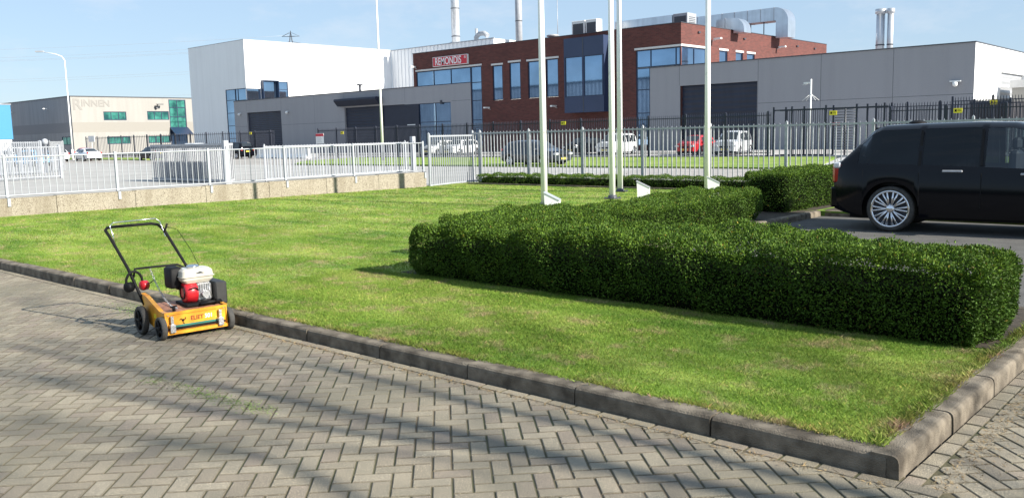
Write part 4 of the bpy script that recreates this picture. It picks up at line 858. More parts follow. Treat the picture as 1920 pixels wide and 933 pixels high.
# ================================================================== POLES, LAMPS, PYLON
for x, y, r0, lab in ((-13.1, 15.75, .078, 'nearest white flagpole, its foot hidden behind the hedge'), (-13.04, 18.41, .078, 'weathered white flagpole beside the thinner pole, left of the pair'),
                      (-14.39, 20.7, .078, 'white flagpole on a dark foot plate, right of the close pair'), (-11.8, 21.05, .078, 'white flagpole with climbing growth stains, right of the others')):
    rt = empty('flagpole', (x, y, .1), 0, lab, 'flagpole', 'white flagpoles on the lawn')
    mb = MB(); mb.tube([(0, 0, 0.05), (0, 0, 4), (0, 0, 9)], [r0, r0 * .92, r0 * .6], 14); mb.lathe((0, 0, 9), (0, 0, 1), [(0, .07), (.06, .08), (.1, .0)], 12)
    m_ = K.setdefault('polepaint', mat('flagpole_paint', (.87, .86, .88), .5, c2=(.34, .33, .28), scale=5, detail=10, lo=.64, hi=.76)); mb.build('shaft', m_, rt)
    mb = MB(); mb.bbox(-.17, .17, -.17, .17, 0, .03, .006); mb.lathe((0, 0, 0.03), (0, 0, 1), [(0, .12), (.06, .11), (.06, .09)], 12)
    for a in (-1, 1):
        for b in (-1, 1): mb.tube([(a * .13, b * .13, .02), (a * .13, b * .13, .06)], .014, 6)
    mb.build('foot_plate', K['coping'], rt)
for x, y, lab in ((-11.02, 13.5, 'small white wedge flood lamp box half hidden by the hedge, right of the nearest flagpole'), (-11.5, 17.5, 'white wedge flood lamp box on the lawn right of the flagpole pair'),
                  (-10.9, 19.75, 'white wedge flood lamp box right beside the rightmost flagpole'), (-10.25, 21.85, 'white wedge flood lamp box against the taller hedge block, left of the car')):
    rt = empty('flood_lamp', (x, y, .1), R(30), lab, 'lamp', 'white flood lamp boxes on the lawn')
    mb = MB(); mb.prism([(-.13, 0), (.14, 0), (.15, .38), (-.15, .53)], 'y', -.12, .12); mb.build('housing', K['white'], rt)
    mb = MB(); mb.add([(.16, -.13, .382), (.16, .13, .382), (-.16, .13, .542), (-.16, -.13, .542), (.155, -.13, .367), (.155, .13, .367), (-.165, .13, .527), (-.165, -.13, .527)], [(0, 1, 2, 3), (4, 7, 6, 5), (0, 4, 5, 1), (2, 6, 7, 3), (1, 5, 6, 2), (0, 3, 7, 4)]); mb.build('glass_cover', K['lens'], rt)
def street_lamp(x, y, h, label, arm=(0, 0), r0=.11):
    rt = empty('street_lamp', (x, y, 0), 0, label, 'street lamp', 'tall street lamps'); mb = MB(); mb.tube([(0, 0, 0), (0, 0, 1.3)], r0 * 1.5, 12); mb.build('base', K['coping'] if arm == (0, 0) else K['white'], rt)
    A_ = Vector((arm[0], arm[1], 0)) if arm != (0, 0) else Vector((-2, 0, 0))
    mb = MB(); mb.tube([(0, 0, 1.3), (0, 0, h * .5), (0, 0, h - .6), tuple(A_ * .12 + Vector((0, 0, h - .15))), tuple(A_ * .4 + Vector((0, 0, h + .15))), tuple(A_ + Vector((0, 0, h + .45)))], [r0, r0 * .8, r0 * .55, r0 * .5, r0 * .45, r0 * .4], 10); mb.build('mast', K['white'], rt)
    mb = MB(); mb.obox(A_ * 1.15 + Vector((0, 0, h + .5)), .95, .34, .16, Matrix.Rotation(math.atan2(A_.y, A_.x), 3, 'Z')); mb.build('lamp_head', K['pale'], rt); return rt
street_lamp(-111.7, 44.3, 12.6, 'tall white street lamp with curved arm before the beige building', (-1.9, -1.7), .10)
street_lamp(-53.6, 44.7, 14.5, 'very tall thin white lamp mast on the verge before the grey workshop', (0, 0), .105)
rt = empty('camera_mast', (-24.3, 57, 0), 0, 'slim white mast with antennas in front of the grey hall', 'mast')
mb = MB(); mb.tube([(0, 0, 0), (0, 0, 5.0)], .055, 8); mb.build('pole', K['white'], rt); mb = MB()
for a in (-1, 1):
    for b in (-1, 1): mb.tube([(0, 0, 4.05), (a * .45, b * .3, 3.6)], .014, 5)
    mb.tube([(0, 0, 4.8), (-.5, a * .2, 4.65)], .014, 5)
mb.box(-.5, -.1, -.05, .05, 4.72, 4.82); mb.build('antenna_arm', K['white'], rt)
rt = empty('mast', (-209.6, 67, 0), 0, 'pale tapered mast rising behind the blue building at the left picture edge', 'mast'); mb = MB(); mb.tube([(0, 0, 0), (0, 0, 20.5)], .75, 12, r2=.35); mb.build('shaft', K['pale'], rt); mb = MB(); mb.box(-.6, .6, -.6, .6, -.02, .4); mb.build('foot', K['coping'], rt)
# pylon and wires in the distance (frame parallel to the picture plane: dir e, away n)
e_ = Vector((.7437, .6685, 0)); n_ = Vector((-.6685, .7437, 0)); P0 = e_ * -98 + n_ * 405
rt = empty('power_pylon', P0, math.atan2(.6685, .7437), 'distant lattice power pylon whose top shows above the white hall', 'pylon')
mb = MB()
for a in (-1, 1):
    for b in (-1, 1): mb.tube([(a * 4, b * 4, 0), (a * .8, b * .8, 44), (0, 0, 51)], .13, 5)
for k in range(11):
    z = k * 4.; s_ = 4 - 3.2 * z / 44; s2 = 4 - 3.2 * (z + 4) / 44
    for a in (-1, 1): mb.tube([(-s_, a * s_, z), (s2, a * s2, z + 4)], .07, 4); mb.tube([(s_, a * s_, z), (-s2, a * s2, z + 4)], .07, 4); mb.tube([(a * s_, -s_, z), (a * s2, s2, z + 4)], .07, 4)
mb.build('lattice_tower', K['coping'], rt)
for z, wd in ((48.5, 4), (44.5, 9), (35, 7)):
    mb = MB()
    for a in (-1, 1):
        for b in (-1, 1): mb.tube([(0, a * .8, z), (b * wd, 0, z)], .1, 4); mb.tube([(b * .5, a * .5, z + 1.6), (b * wd, 0, z)], .08, 4)
    for k in range(1, 5): mb.tube([(wd * (k / 4 - .5) * 2 * .8, .5, z), (wd * (k / 4 - .5) * 2 * .8, -.5, z)], .07, 4)
    mb.build('cross_arm', K['coping'], rt)
rt2 = empty('power_line', P0, math.atan2(.6685, .7437), 'faint high voltage wires crossing the sky at left', 'cable'); 
for z, off in ((49, 0), (44.5, 8), (44.5, -8), (44.5, 3), (35, 6), (35, -6), (25.5, 4)):
    mb = MB(); mb.tube([(-x, off, z - 7 * (x / 340) * (1 - x / 340) * 4 * .5) for x in range(0, 341, 20)], .045, 4); mb.build('wire', K['galv'], rt2)

# ================================================================== CARS
def interp(keys, x):
    for (a, va), (b, vb) in zip(keys[:-1], keys[1:]):
        if x <= b: 
            t_ = max(0, (x - a) / (b - a)); return va + (vb - va) * t_
    return keys[-1][1]
def car(name, label, cat, spec, paint, loc, rz, group=None, hi=False, glass='cglass', rim='chrome'):
    L_, wheels, rw = spec['L'], spec['wheels'], spec['rw']; zb0 = spec['sill']; top, belt = spec['top'], spec['belt']; hw = spec['hw']; tw = spec['tw']
    root = empty(name, loc, rz, label, cat, group)
    dx = .04 if hi else .10
    xs = set(np.round(np.arange(0, L_ + 1e-6, dx), 3)) | {L_}
    R_a = rw + (.07 if hi else .05)
    for xw in wheels:
        for t_ in np.linspace(0, math.pi, 17 if hi else 11): xs.add(round(xw + R_a * math.cos(t_), 3))
    for a, b in spec['win']: xs |= {a, b}
    a, b = spec['wind']; xs |= {a, b}; a, b = spec['back']; xs |= {a, b}
    xs = sorted(xs); xs = [x for i, x in enumerate(xs) if i == 0 or x - xs[i - 1] > 1e-4]
    def sec(x):
        zt = interp(top, x); zs = interp(belt, x); e0 = min(x, .5) / .5; e1 = min(L_ - x, .7) / .7
        W_ = hw * (1 - .13 * (1 - e0) ** 2.2 - .20 * (1 - e1) ** 2.2); zb = zb0 + .10 * (1 - e0) ** 2 + .06 * (1 - e1) ** 2; arch = 0
        for xw in wheels:
            if abs(x - xw) < R_a: zb = max(zb, rw + math.sqrt(max(0, R_a ** 2 - (x - xw) ** 2)) * .97); arch = 1
        zt = max(zt, zs + .015); gh = min(1, (zt - zs) / .45); Wt = W_ * .90 + (tw - W_ * .90) * gh
        p1 = max(zb0 + .16, zb + .015); p2 = max(zb0 + .42 * (zs - zb0) + .05, p1 + .02); p3 = max(zs - .10, p2 + .01)
        zr = max(zt - .07 * gh - .012, zs + .004)
        return [(W_ - .07, zb), (W_ - .015 + .02 * arch, p1), (W_ + .012 * arch, p2), (W_ - .012, p3), (W_ - .05, zs), ((W_ - .05 + Wt) / 2 + .02 * gh, (zs + zr) / 2), (Wt, zr), (Wt - .10, zt - .012), (Wt * .45, zt + .012), (0, zt + .016)]
    S = [sec(x) for x in xs]; K_ = len(S[0]); V = []
    for x, s_ in zip(xs, S):
        V += [(x, -y, z) for y, z in s_] + [(x, y, z) for y, z in s_[:-1][::-1]]
    n = 2 * K_ - 1; F = []; lit = lambda x, rg: rg[0] - 1e-4 <= x <= rg[1] + 1e-4
    open_top = {7, 8, 9, 10}   # bands across the roof
    def side_open(i): 
        m_ = (xs[i] + xs[i + 1]) / 2; return any(a < m_ < b for a, b in spec['win'])
    def scr_open(i):
        m_ = (xs[i] + xs[i + 1]) / 2; return (spec['wind'][0] < m_ < spec['wind'][1]) or (spec['back'][0] < m_ < spec['back'][1])
    for i in range(len(xs) - 1):
        for k in range(n - 1):
            if hi and (k in (4, 5, n - 6, n - 7)) and side_open(i): continue
            if hi and k in (7, 8, 9, 10) and scr_open(i): continue
            F.append((i * n + k, i * n + k + 1, (i + 1) * n + k + 1, (i + 1) * n + k))
    F.append(tuple(range(n))[::-1]); F.append(tuple((len(xs) - 1) * n + k for k in range(n)))
    mb = MB(); mb.add(V, F, 0, True); body = mb.build('body', paint, root); 
    md = body.modifiers.new('edge', 'EDGE_SPLIT'); md.split_angle = R(42)
    # underbody and wheel wells
    mb = MB(); mb.box(.25, L_ - .3, -hw + .25, hw - .25, zb0 - .06, zb0 + .25); 
    for xw in wheels: mb.box(xw - R_a - .02, xw + R_a + .02, -hw + .28, hw - .28, zb0, rw * 2 + .12)
    if hi: mb.box(.3, spec['wind'][1], -hw + .12, hw - .12, interp(belt, 1.5) - .35, interp(belt, 1.5) - .2)
    mb.build('underbody', K['black'], root)
    # side windows following the body section
    def band(k0, rg, off, lo=.06, hi_=.94, sgn=-1):
        q = [i for i, x in enumerate(xs) if rg[0] - 1e-6 <= x <= rg[1] + 1e-6]; v = []; f = []
        for i in q:
            s_ = S[i]; A_, B_, C_ = s_[4], s_[5], s_[6]
            zA = A_[1] + (C_[1] - A_[1]) * lo; zC = A_[1] + (C_[1] - A_[1]) * hi_
            for t_ in (lo, .5, hi_):
                if t_ <= .5: y = A_[0] + (B_[0] - A_[0]) * t_ * 2; z = A_[1] + (B_[1] - A_[1]) * t_ * 2
                else: y = B_[0] + (C_[0] - B_[0]) * (t_ - .5) * 2; z = B_[1] + (C_[1] - B_[1]) * (t_ - .5) * 2
                v.append((xs[i], sgn * (y + off), z))
        for a_ in range(len(q) - 1):
            for b_ in range(2): f.append((a_ * 3 + b_, a_ * 3 + b_ + 1, a_ * 3 + 4 + b_, a_ * 3 + 3 + b_))
        return v, f
    for wi, rg in enumerate(spec['win']):
        for sgn in (-1, 1):
            g_ = MB(); v, f = band(4, rg, .004 if not hi else -.006, sgn=sgn, lo=.0 if hi else .08, hi_=1. if hi else .92); g_.add(v, f, 0, True); g_.build('side_window', K[glass] if (not hi or wi < 2) else K['clear'], root, recalc=False)
    for nm, rg in (('windscreen', spec['wind']), ('rear_window', spec['back'])):
        q = [i for i, x in enumerate(xs) if rg[0] - 1e-6 <= x <= rg[1] + 1e-6]; v = []; f = []
        for i in q:
            s_ = S[i]
            for y, z in ((-s_[7][0] * .97, s_[7][1]), (-s_[8][0], s_[8][1]), (0, s_[9][1]), (s_[8][0], s_[8][1]), (s_[7][0] * .97, s_[7][1])): v.append((xs[i], y, z + (.006 if not hi else -.004)))
        for a_ in range(len(q) - 1):
            for b_ in range(4): f.append((a_ * 5 + b_, a_ * 5 + b_ + 1, a_ * 5 + 6 + b_, a_ * 5 + 5 + b_))
        g_ = MB(); g_.add(v, f, 0, True); g_.build(nm, K['clear'] if (hi and nm == 'windscreen') else K[glass], root, recalc=False)
    # wheels
    for xw in wheels:
        for sgn in (-1, 1):
            yo = sgn * (hw - .005); t_w = .25 if hi else .2
            mb = MB(); ri = rw * (.80 if hi else .68)
            mb.lathe((xw, yo, rw), (0, -sgn, 0), [(.02, ri), (.0, ri + .02), (.0, rw - .03), (.02, rw - .005), (.04, rw), (t_w - .03, rw), (t_w, rw - .03), (t_w, ri)], 40 if hi else 20)
            wh = mb.build('wheel', K['rubber'], root)
            mb = MB(); mb.lathe((xw, yo, rw), (0, -sgn, 0), [(.012, ri + .012), (.0, ri + .004), (.0, ri - .018), (.03, ri - .03), (.16, ri - .05)], 40 if hi else 20)
            ns = 10 if hi else 5
            for k in range(ns):
                th = 2 * math.pi * k / ns
                for s2 in ((-1, 1) if hi else (0,)):
                    t1 = th + s2 * .13; p_a = (xw + math.cos(th) * .05, yo - sgn * .035, rw + math.sin(th) * .05); p_b = (xw + math.cos(t1) * (ri - .02), yo - sgn * .02, rw + math.sin(t1) * (ri - .02))
                    mb.tube([p_a, p_b], .013 if hi else .035, 6, r2=.019 if hi else .03)
            mb.lathe((xw, yo, rw), (0, -sgn, 0), [(.008, 0), (.01, .045), (.03, .075), (.08, .08)], 16); mb.build('rim', K[rim], wh)
            mb = MB(); mb.lathe((xw, yo - sgn * .06, rw), (0, -sgn, 0), [(.03, 0), (.03, ri - .03)], 20); mb.build('brake_disc', K['coping'], wh)
    # lamps, plate, grille
    def lamp(nm, x, y, z, sx_, sy_, sz_, m_, lab=None):
        mb = MB(); mb.bbox(x - sx_ / 2, x + sx_ / 2, y - sy_ / 2, y + sy_ / 2, z - sz_ / 2, z + sz_ / 2, min(sx_, sy_, sz_) * .25); return mb.build(nm, m_, root)
    zf = spec.get('zlamp', .68); Wf = hw * .80
    for sgn in (-1, 1):
        lamp('headlight', L_ - .12, sgn * (Wf - .10), zf, .30, .34, .15, K['lens']); lamp('tail_light', .07, sgn * (hw * .87 - .07), spec.get('ztail', .9), .2, .20, spec.get('tl', .2), K['tail'])
        mb = MB(); xm = spec['wind'][0] + (spec['wind'][1] - spec['wind'][0]) * .45; zm = interp(belt, xm) + .07
        mb.bbox(xm - .07, xm + .07, sgn * (hw + .04) - .1, sgn * (hw + .04) + .1, zm - .06, zm + .08, .025); mb.build('mirror', paint, root)
    lamp('number_plate', L_ + .005, 0, .42, .02, .5, .11, K['plate']); lamp('grille', L_ - .005, 0, .60, .03, hw * .9, .12, K['black']); lamp('rear_plate', -.005, 0, .75, .02, .5, .11, K['plate'])
    return root
def paintm(name, c, rough=.25): return mat(name, c, rough, coat=.7, var=.04, scale=2)
PW, PR, PB, PD, PBL = paintm('white_car_paint', (.76, .77, .78)), paintm('red_car_paint', (.55, .015, .02)), paintm('dark_blue_car_paint', (.016, .022, .036)), mat('black_car_paint', (.003, .0035, .006), .14, spec=.28), paintm('light_blue_car_paint', (.12, .42, .72))
PS = paintm('silver_car_paint', (.55, .57, .6))
hatch = dict(L=4.15, hw=.88, tw=.62, sill=.24, rw=.31, wheels=(.75, 3.3), belt=[(0, .92), (4.15, .84)], top=[(0, .95), (.1, 1.0), (.45, 1.38), (1.0, 1.46), (2.0, 1.47), (2.5, 1.40), (3.2, .98), (3.95, .80), (4.15, .62)], win=[(.65, 1.55), (1.63, 2.65)], wind=(2.5, 3.15), back=(.12, .45))
estate = dict(L=4.6, hw=.90, tw=.64, sill=.24, rw=.32, wheels=(.85, 3.6), belt=[(0, .95), (4.6, .86)], top=[(0, .98), (.1, 1.05), (.4, 1.42), (1.0, 1.50), (2.3, 1.50), (2.8, 1.43), (3.5, 1.0), (4.35, .82), (4.6, .62)], win=[(.55, 1.15), (1.22, 2.05), (2.13, 2.98)], wind=(2.8, 3.45), back=(.12, .4))
sedan = dict(L=4.7, hw=.91, tw=.62, sill=.22, rw=.33, wheels=(.95, 3.7), belt=[(0, .95), (4.7, .84)], top=[(0, .92), (.1, 1.0), (.75, 1.05), (1.5, 1.40), (2.2, 1.44), (2.8, 1.38), (3.5, .98), (4.5, .80), (4.7, .60)], win=[(1.35, 2.1), (2.18, 3.0)], wind=(2.8, 3.45), back=(.8, 1.45))
mpv = dict(L=4.5, hw=.92, tw=.70, sill=.24, rw=.32, wheels=(.8, 3.6), belt=[(0, .98), (4.5, .95)], top=[(0, 1.0), (.08, 1.2), (.2, 1.6), (.6, 1.72), (2.4, 1.74), (2.9, 1.62), (3.7, 1.06), (4.3, .88), (4.5, .66)], win=[(.4, 1.2), (1.28, 2.1), (2.18, 3.1)], wind=(2.85, 3.65), back=(.1, .25))
suv = dict(L=4.78, hw=.965, tw=.73, sill=.26, rw=.385, wheels=(.98, 3.73), belt=[(0, 1.16), (1.5, 1.13), (3.6, 1.05), (4.78, .98)], top=[(0, .78), (.04, 1.16), (.11, 1.21), (.36, 1.47), (.62, 1.73), (.76, 1.785), (1.3, 1.80), (2.2, 1.81), (2.75, 1.79), (3.0, 1.72), (3.78, 1.10), (4.3, 1.03), (4.6, .96), (4.74, .80), (4.78, .70)], win=[(.42, 1.38), (1.46, 2.30), (2.39, 3.35)], wind=(2.95, 3.7), back=(.16, .6), zlamp=.82, ztail=.98, tl=.38)
# black off-roader
rz = R(3.5); c_, s_ = math.cos(rz), math.sin(rz); lx, ly = .98, -.90
ox, oy = -5.1 - (lx * c_ - ly * s_), 15.33 - (lx * s_ + ly * c_)
big = car('off_roader', 'black off-road car with chrome multi-spoke wheels parked behind the hedge', 'car', suv, PD, (ox, oy, 0), rz, hi=True, glass='tint')
for x0_, x1_, z_ in ((1.78, 2.08, 1.03), (2.9, 3.2, .99)):
    mb = MB(); mb.bbox(x0_, x1_, -.99, -.955, z_ - .018, z_ + .018, .008); mb.build('door_handle', K['galv'], big)
mb = MB()
for x_ in (1.42, 2.35, 3.33): mb.box(x_ - .004, x_ + .004, -.968, -.95, .45, 1.0)
mb.build('door_gap', K['black'], big)
for x_, s2 in ((1.42, 0), (2.345, -.02)): mb = MB(); mb.add([(x_ - .02, -.925, 1.12), (x_ + .02, -.925, 1.12), (x_ + .02 + s2, -.765, 1.70), (x_ - .02 + s2, -.765, 1.70)], [(0, 1, 2, 3)]); mb.build('pillar_trim', K['black'], big)
mb = MB(); mb.bbox(.60, .86, -.58, .58, 1.715, 1.758, .012); mb.build('roof_spoiler', PD, big)
mb = MB(); mb.bbox(-.06, .12, -.86, .86, .38, .74, .03); mb.build('rear_bumper', PD, big)
mb = MB(); mb.lathe((1.15, 0, 1.80), (0, 0, 1), [(0, .16), (.04, .14), (.07, .05), (.07, 0)], 14); mb.build('roof_antenna', K['black'], big)
for x_ in (1.9, 2.75):
    for y_ in (-.4, .4): mb = MB(); mb.bbox(x_ - .08, x_ + .08, y_ - .24, y_ + .24, .6, 1.35, .05); mb.bbox(x_ - .06, x_ + .06, y_ - .13, y_ + .13, 1.36, 1.55, .04); mb.build('seat', K['coping'], big)
mb = MB(); mb.bbox(3.15, 3.7, -.75, .75, .8, 1.06, .05); mb.build('dashboard', K['coping'], big)
mb = MB(); mb.bbox(-.0, .12, -.90, -.78, 1.07, 1.17, .02); mb.build('indicator', K['lens'], big)
sheet('planting_strip', rect(-7.2, 20, 17.62, 20.5), .105, K['soil'])  # flat dark sheet laid over the lawn slab behind the off-roader
# parked cars behind the dark fence: nose towards the fence (-Y)
G_ = 'cars parked in front of the grey and brick buildings'
def park(x, ynose, spec, paint, label, rz=-90, name='parked_car'):
    a = R(rz); L_ = spec['L']; return car(name, label, 'car', spec, paint, (x - L_ * math.cos(a), ynose - L_ * math.sin(a), 0), a, G_)
park(-63.6, 58.4, hatch, PW, 'white hatchback parked nose-on, leftmost of the white cars by the dark fence', -84)
park(-59.4, 57.2, estate, PW, 'white estate car parked nose-on between the white hatchback and the dark gate', -80)
park(-45.6, 58.2, hatch, PD, 'black hatchback parked before the brick wall, beside the white people carrier', -88)
park(-41.6, 57.6, mpv, PW, 'white people carrier parked before the brick wall behind the flagpoles', -82)
park(-34.1, 57.4, hatch, PR, 'small red hatchback parked before the wide roller door', -84)
park(-30.7, 57.2, mpv, PS, 'silver people carrier parked beside the small red car', -78)
G_ = None
c = car('parked_car', 'dark blue hatchback parked side-on along the verge behind the silver fence', 'car', hatch, PB, (-35.0, 38.9, 0), R(0), None)
car('parked_car', 'white saloon seen from behind at the roadside before the beige building', 'car', sedan, PW, (-102.26, 42.94, 0), R(176), None)
car('parked_car', 'red hatchback behind the white saloon, mostly hidden', 'car', hatch, PR, (-114.43, 47.46, 0), R(176), None)
car('parked_car', 'light blue hatchback behind the white entry gate at far left', 'car', hatch, PBL, (-84.05, 31.01, 0), R(200), None)
car('parked_car', 'white hatchback beyond the blue car at the left picture edge', 'car', hatch, PW, (-95.96, 31.96, 0), R(190), None)
car('parked_car', 'white hatchback parked between the blue car and the lamp mast', 'car', hatch, PW, (-102.42, 39.50, 0), R(180), None)
car('parked_car', 'dark car partly hidden by the left end of the folded gate', 'car', hatch, PD, (-91.92, 45.70, 0), R(180), None)
car('parked_car', 'white-roofed car behind the folded gate before the white tower', 'car', mpv, PW, (-91.56, 50.40, 0), R(185), None)
car('parked_car', 'dark estate car before the white tower, left of the roller door', 'car', mpv, PD, (-82.66, 50.60, 0), R(185), None)
# white concrete barriers
b0 = empty('concrete_barrier', (-80.5, 51.2, 0), 0, 'white concrete barrier, leftmost of the row closing the drive', 'barrier', 'white concrete barriers across the drive')
mb = MB(); mb.prism([(-.3, 0), (.3, 0), (.3, .15), (.12, .45), (.1, 1.0), (-.1, 1.0), (-.12, .45), (-.3, .15)], 'x', -1.2, 1.2); mb.build('block', K['white'], b0)
mb = MB(); mb.box(-.5, -.2, -.306, -.3, 0.02, .1); mb.box(.2, .5, -.306, -.3, .02, .1); mb.build('fork_slot', K['coping'], b0)
for k, lab in enumerate(('white concrete barrier, second from the left in the row closing the drive', 'white concrete barrier in the middle of the row closing the drive', 'white concrete barrier next to the dark fence end')):
    c = copy_tree(b0); c.location = (-80.5 + 2.5 * (k + 1), 51.2 - .2 * (k + 1), 0); c['label'] = lab
# direction post by the verge, white
rt = empty('road_sign', (-114.3, 47.8, 0), 0, 'small white sign on a post beside the white saloon', 'sign'); mb = MB(); mb.tube([(0, 0, 0), (0, 0, 2.6)], .05, 6); mb.build('post', K['galv'], rt); mb = MB(); mb.box(-.9, .9, -.06, -.02, 2.2, 2.95); mb.build('board', K['white'], rt)
rt = empty('letter_box', (-19.9, 24.0, 0), 0, 'small dark steel stump just behind the silver fence', 'post'); mb = MB(); mb.bbox(-.08, .08, -.06, .06, 0, .62, .01); mb.build('column', K['coping'], rt)

# ================================================================== SCARIFIER
rt = empty('lawn_scarifier', (-7.54, 4.01, 0), R(82.95), 'orange petrol lawn scarifier with red and white engine standing by the kerb', 'scarifier')
OR = mat('orange_paint', (.78, .37, .022), .38, c2=(.62, .25, .02), scale=9, coat=.3); ORD = mat('rusty_orange_deck', (.42, .20, .12), .6, c2=(.28, .13, .08), scale=14)
CX = -.05
mb = MB(); mb.box(CX - .28, CX + .28, -.035, -.022, .075, .245); mb.box(CX - .29, CX + .29, -.06, -.01, .045, .075); mb.box(CX - .28, CX + .28, -.045, -.035, .225, .25)
front = mb.build('front_panel', OR, rt)
mb = MB(); mb.box(CX - .22, CX + .22, -.0375, -.0355, .095, .125); mb.build('green_stripe', mat('green_decal', (.03, .16, .12), .5), front)
text('ELIET', .054, mat('decal_red_brown', (.22, .03, .012), .5), front, (CX + .005, -.0365, .168), (math.pi / 2, 0, 0), off=.0012, ext=.0008, sx=.95)
text('501', .054, K['letter'], front, (CX + .115, -.0365, .170), (math.pi / 2, 0, 0), off=.001, ext=.0008, sx=.95)
mb = MB()
for k in range(3):
    a = 2 * math.pi * k / 3 + .4; ca_, sa_ = math.cos(a), math.sin(a); c0 = Vector((CX - .125, -.0375, .162))
    mb.tube([c0, c0 + Vector((ca_ * .022, 0, sa_ * .022)), c0 + Vector((ca_ * .03 - sa_ * .014, 0, sa_ * .03 + ca_ * .014))], .0045, 5)
mb.lathe(c0, (0, -1, 0), [(.002, .012), (.004, .0)], 10); mb.build('blade_emblem', K['black'], front)
mb = MB(); mb.tube([(CX - .27, -.055, .098), (CX + .26, -.055, .098)], .011, 8); mb.build('front_rod', K['black'], rt)
for x in (CX - .235, CX + .215):
    mb = MB(); mb.bbox(x - .025, x + .025, -.085, -.04, .065, .14, .004); mb.box(x - .012, x + .012, -.07, -.045, .14, .215); mb.build('wheel_clamp', K['alu'], rt)
for sgn, x in ((-1, CX - .285), (1, CX + .285)):
    mb = MB(); pl = [(-.05, .05), (-.04, .25), (.05, .25), (.40, .35), (.52, .36), (.55, .28), (.50, .12), (.12, .05)]
    mb.prism(pl, 'x', x - .006, x + .006); q = mb.build('side_plate', OR, rt)
    mb = MB(); mb.add([(x - .02, -.04, .252), (x + .02, -.04, .252), (x + .02, .05, .256), (x - .02, .05, .256), (x + .02, .40, .358), (x - .02, .40, .358), (x + .02, .52, .368), (x - .02, .52, .368)], [(0, 1, 2, 3), (3, 2, 4, 5), (5, 4, 6, 7)]); mb.build('plate_flange', OR, q, recalc=False)
mb = MB(); mb.add([(CX - .28, -.02, .24), (CX + .28, -.02, .24), (CX + .28, .42, .27), (CX - .28, .42, .27), (CX + .28, .5, .14), (CX - .28, .5, .14)], [(0, 1, 2, 3), (3, 2, 4, 5)]); mb.build('deck', ORD, rt, recalc=False)
mb = MB(); mb.tube([(CX - .26, .2, .11), (CX + .26, .2, .11)], .03, 10)
for k in range(16): mb.lathe((CX - .24 + .032 * k, .2, .11), (1, 0, 0), [(0, .03), (0, .10), (.003, .10), (.003, .03)], 6, smooth=False)
mb.build('blade_rotor', K['coping'], rt)
def mwheel(x, y, r, wd, sgn):
    mb = MB(); mb.lathe((x + sgn * wd / 2, y, r), (-sgn, 0, 0), [(.004, r * .74), (0, r * .78), (0, r * .94), (.006, r), (wd - .006, r), (wd, r * .94), (wd, r * .74)], 28); w_ = mb.build('wheel', K['rubber'], rt)
    mb = MB(); mb.lathe((x + sgn * wd / 2, y, r), (-sgn, 0, 0), [(.008, r * .76), (.012, r * .68), (wd * .7, r * .66)], 24); mb.lathe((x + sgn * wd / 2, y, r), (-sgn, 0, 0), [(-.006, 0), (-.004, .018), (.01, .024), (.03, .024)], 12)
    for k in range(5): a = 2 * math.pi * k / 5; mb.tube([(x + sgn * wd * .25, y, r), (x + sgn * wd * .25, y + math.cos(a) * r * .7, r + math.sin(a) * r * .7)], .013, 6)
    mb.lathe((x + sgn * wd * .1, y, r), (-sgn, 0, 0), [(0, 0), (0, r * .72)], 20); mb.build('hub', K['black'], w_)
mwheel(CX - .315, .0, .106, .05, -1); mwheel(CX + .315, .0, .106, .05, 1); mwheel(CX - .35, .41, .132, .055, -1); mwheel(CX + .33, .41, .132, .055, 1)
for x in (CX - .26, CX + .26):
    for z in (.09, .22): mb = MB(); mb.lathe((x, -.036, z), (0, -1, 0), [(0, .007), (.004, .007), (.005, 0)], 6, smooth=False); mb.build('bolt', K['alu'], front)
mb = MB(); mb.box(CX - .292, CX - .2912, .18, .24, .17, .21); mb.build('warning_label', K['yellow'], rt)
# handle
HL = [(CX - .285, .50, .26), (-.37, .80, .585), (-.43, 1.07, .87), (-.45, 1.13, .935), (-.425, 1.16, .955), (-.37, 1.165, .96)]; HR = [(.0, 1.14, .965), (.06, 1.12, .95), (.10, 1.06, .89), (.17, .80, .60), (CX + .285, .50, .28)]
mb = MB(); mb.tube(HL + HR, .0145, 10); h_ = mb.build('handle', K['black'], rt)
mb = MB(); mb.tube([(-.345, .72, .50), (-.32, .745, .575), (-.22, .745, .575), (.08, .72, .575), (.14, .70, .54), (.17, .66, .46)], .011, 8); mb.build('cross_tube', K['black'], h_)
mb = MB(); mb.tube([(-.405, 1.0, .80), (-.415, 1.03, .90), (-.425, 1.06, .98), (-.39, 1.07, 1.01), (.02, 1.07, 1.02), (.06, 1.07, .985), (.085, 1.06, .90), (.09, 1.03, .84), (.10, 1.02, .83)], .0048, 6); mb.build('dead_man_bail', K['chrome'], rt)
mb = MB(); mb.tube([(.085, 1.04, .87), (.12, 1.05, .94), (.125, 1.05, .96)], .010, 6); mb.build('throttle_lever', K['black'], rt)
mb = MB(); mb.tube([(.11, 1.04, .93), (.19, .95, .90), (.24, .75, .70), (.22, .5, .55), (.15, .35, .5)], .0028, 5); mb.build('throttle_cable', K['black'], rt)
# chain from cross tube to deck
mb = MB(); A0, A1 = Vector((-.18, .745, .57)), Vector((-.20, .02, .27)); nL = 34
for k in range(nL):
    t_ = (k + .5) / nL; p = A0.lerp(A1, t_) - Vector((0, 0, .10 * 4 * t_ * (1 - t_))); a = (A1 - A0).normalized(); o_ = a.orthogonal(); o_ = Matrix.Rotation(R(90) * (k % 2), 3, a) @ o_
    ln_ = .016; ring = [p + a * math.cos(q) * ln_ * .9 + o_ * math.sin(q) * ln_ * .45 for q in [2 * math.pi * j / 8 for j in range(9)]]; mb.tube(ring, .0028, 4, cap=False)
mb.build('chain', K['alu'], rt)
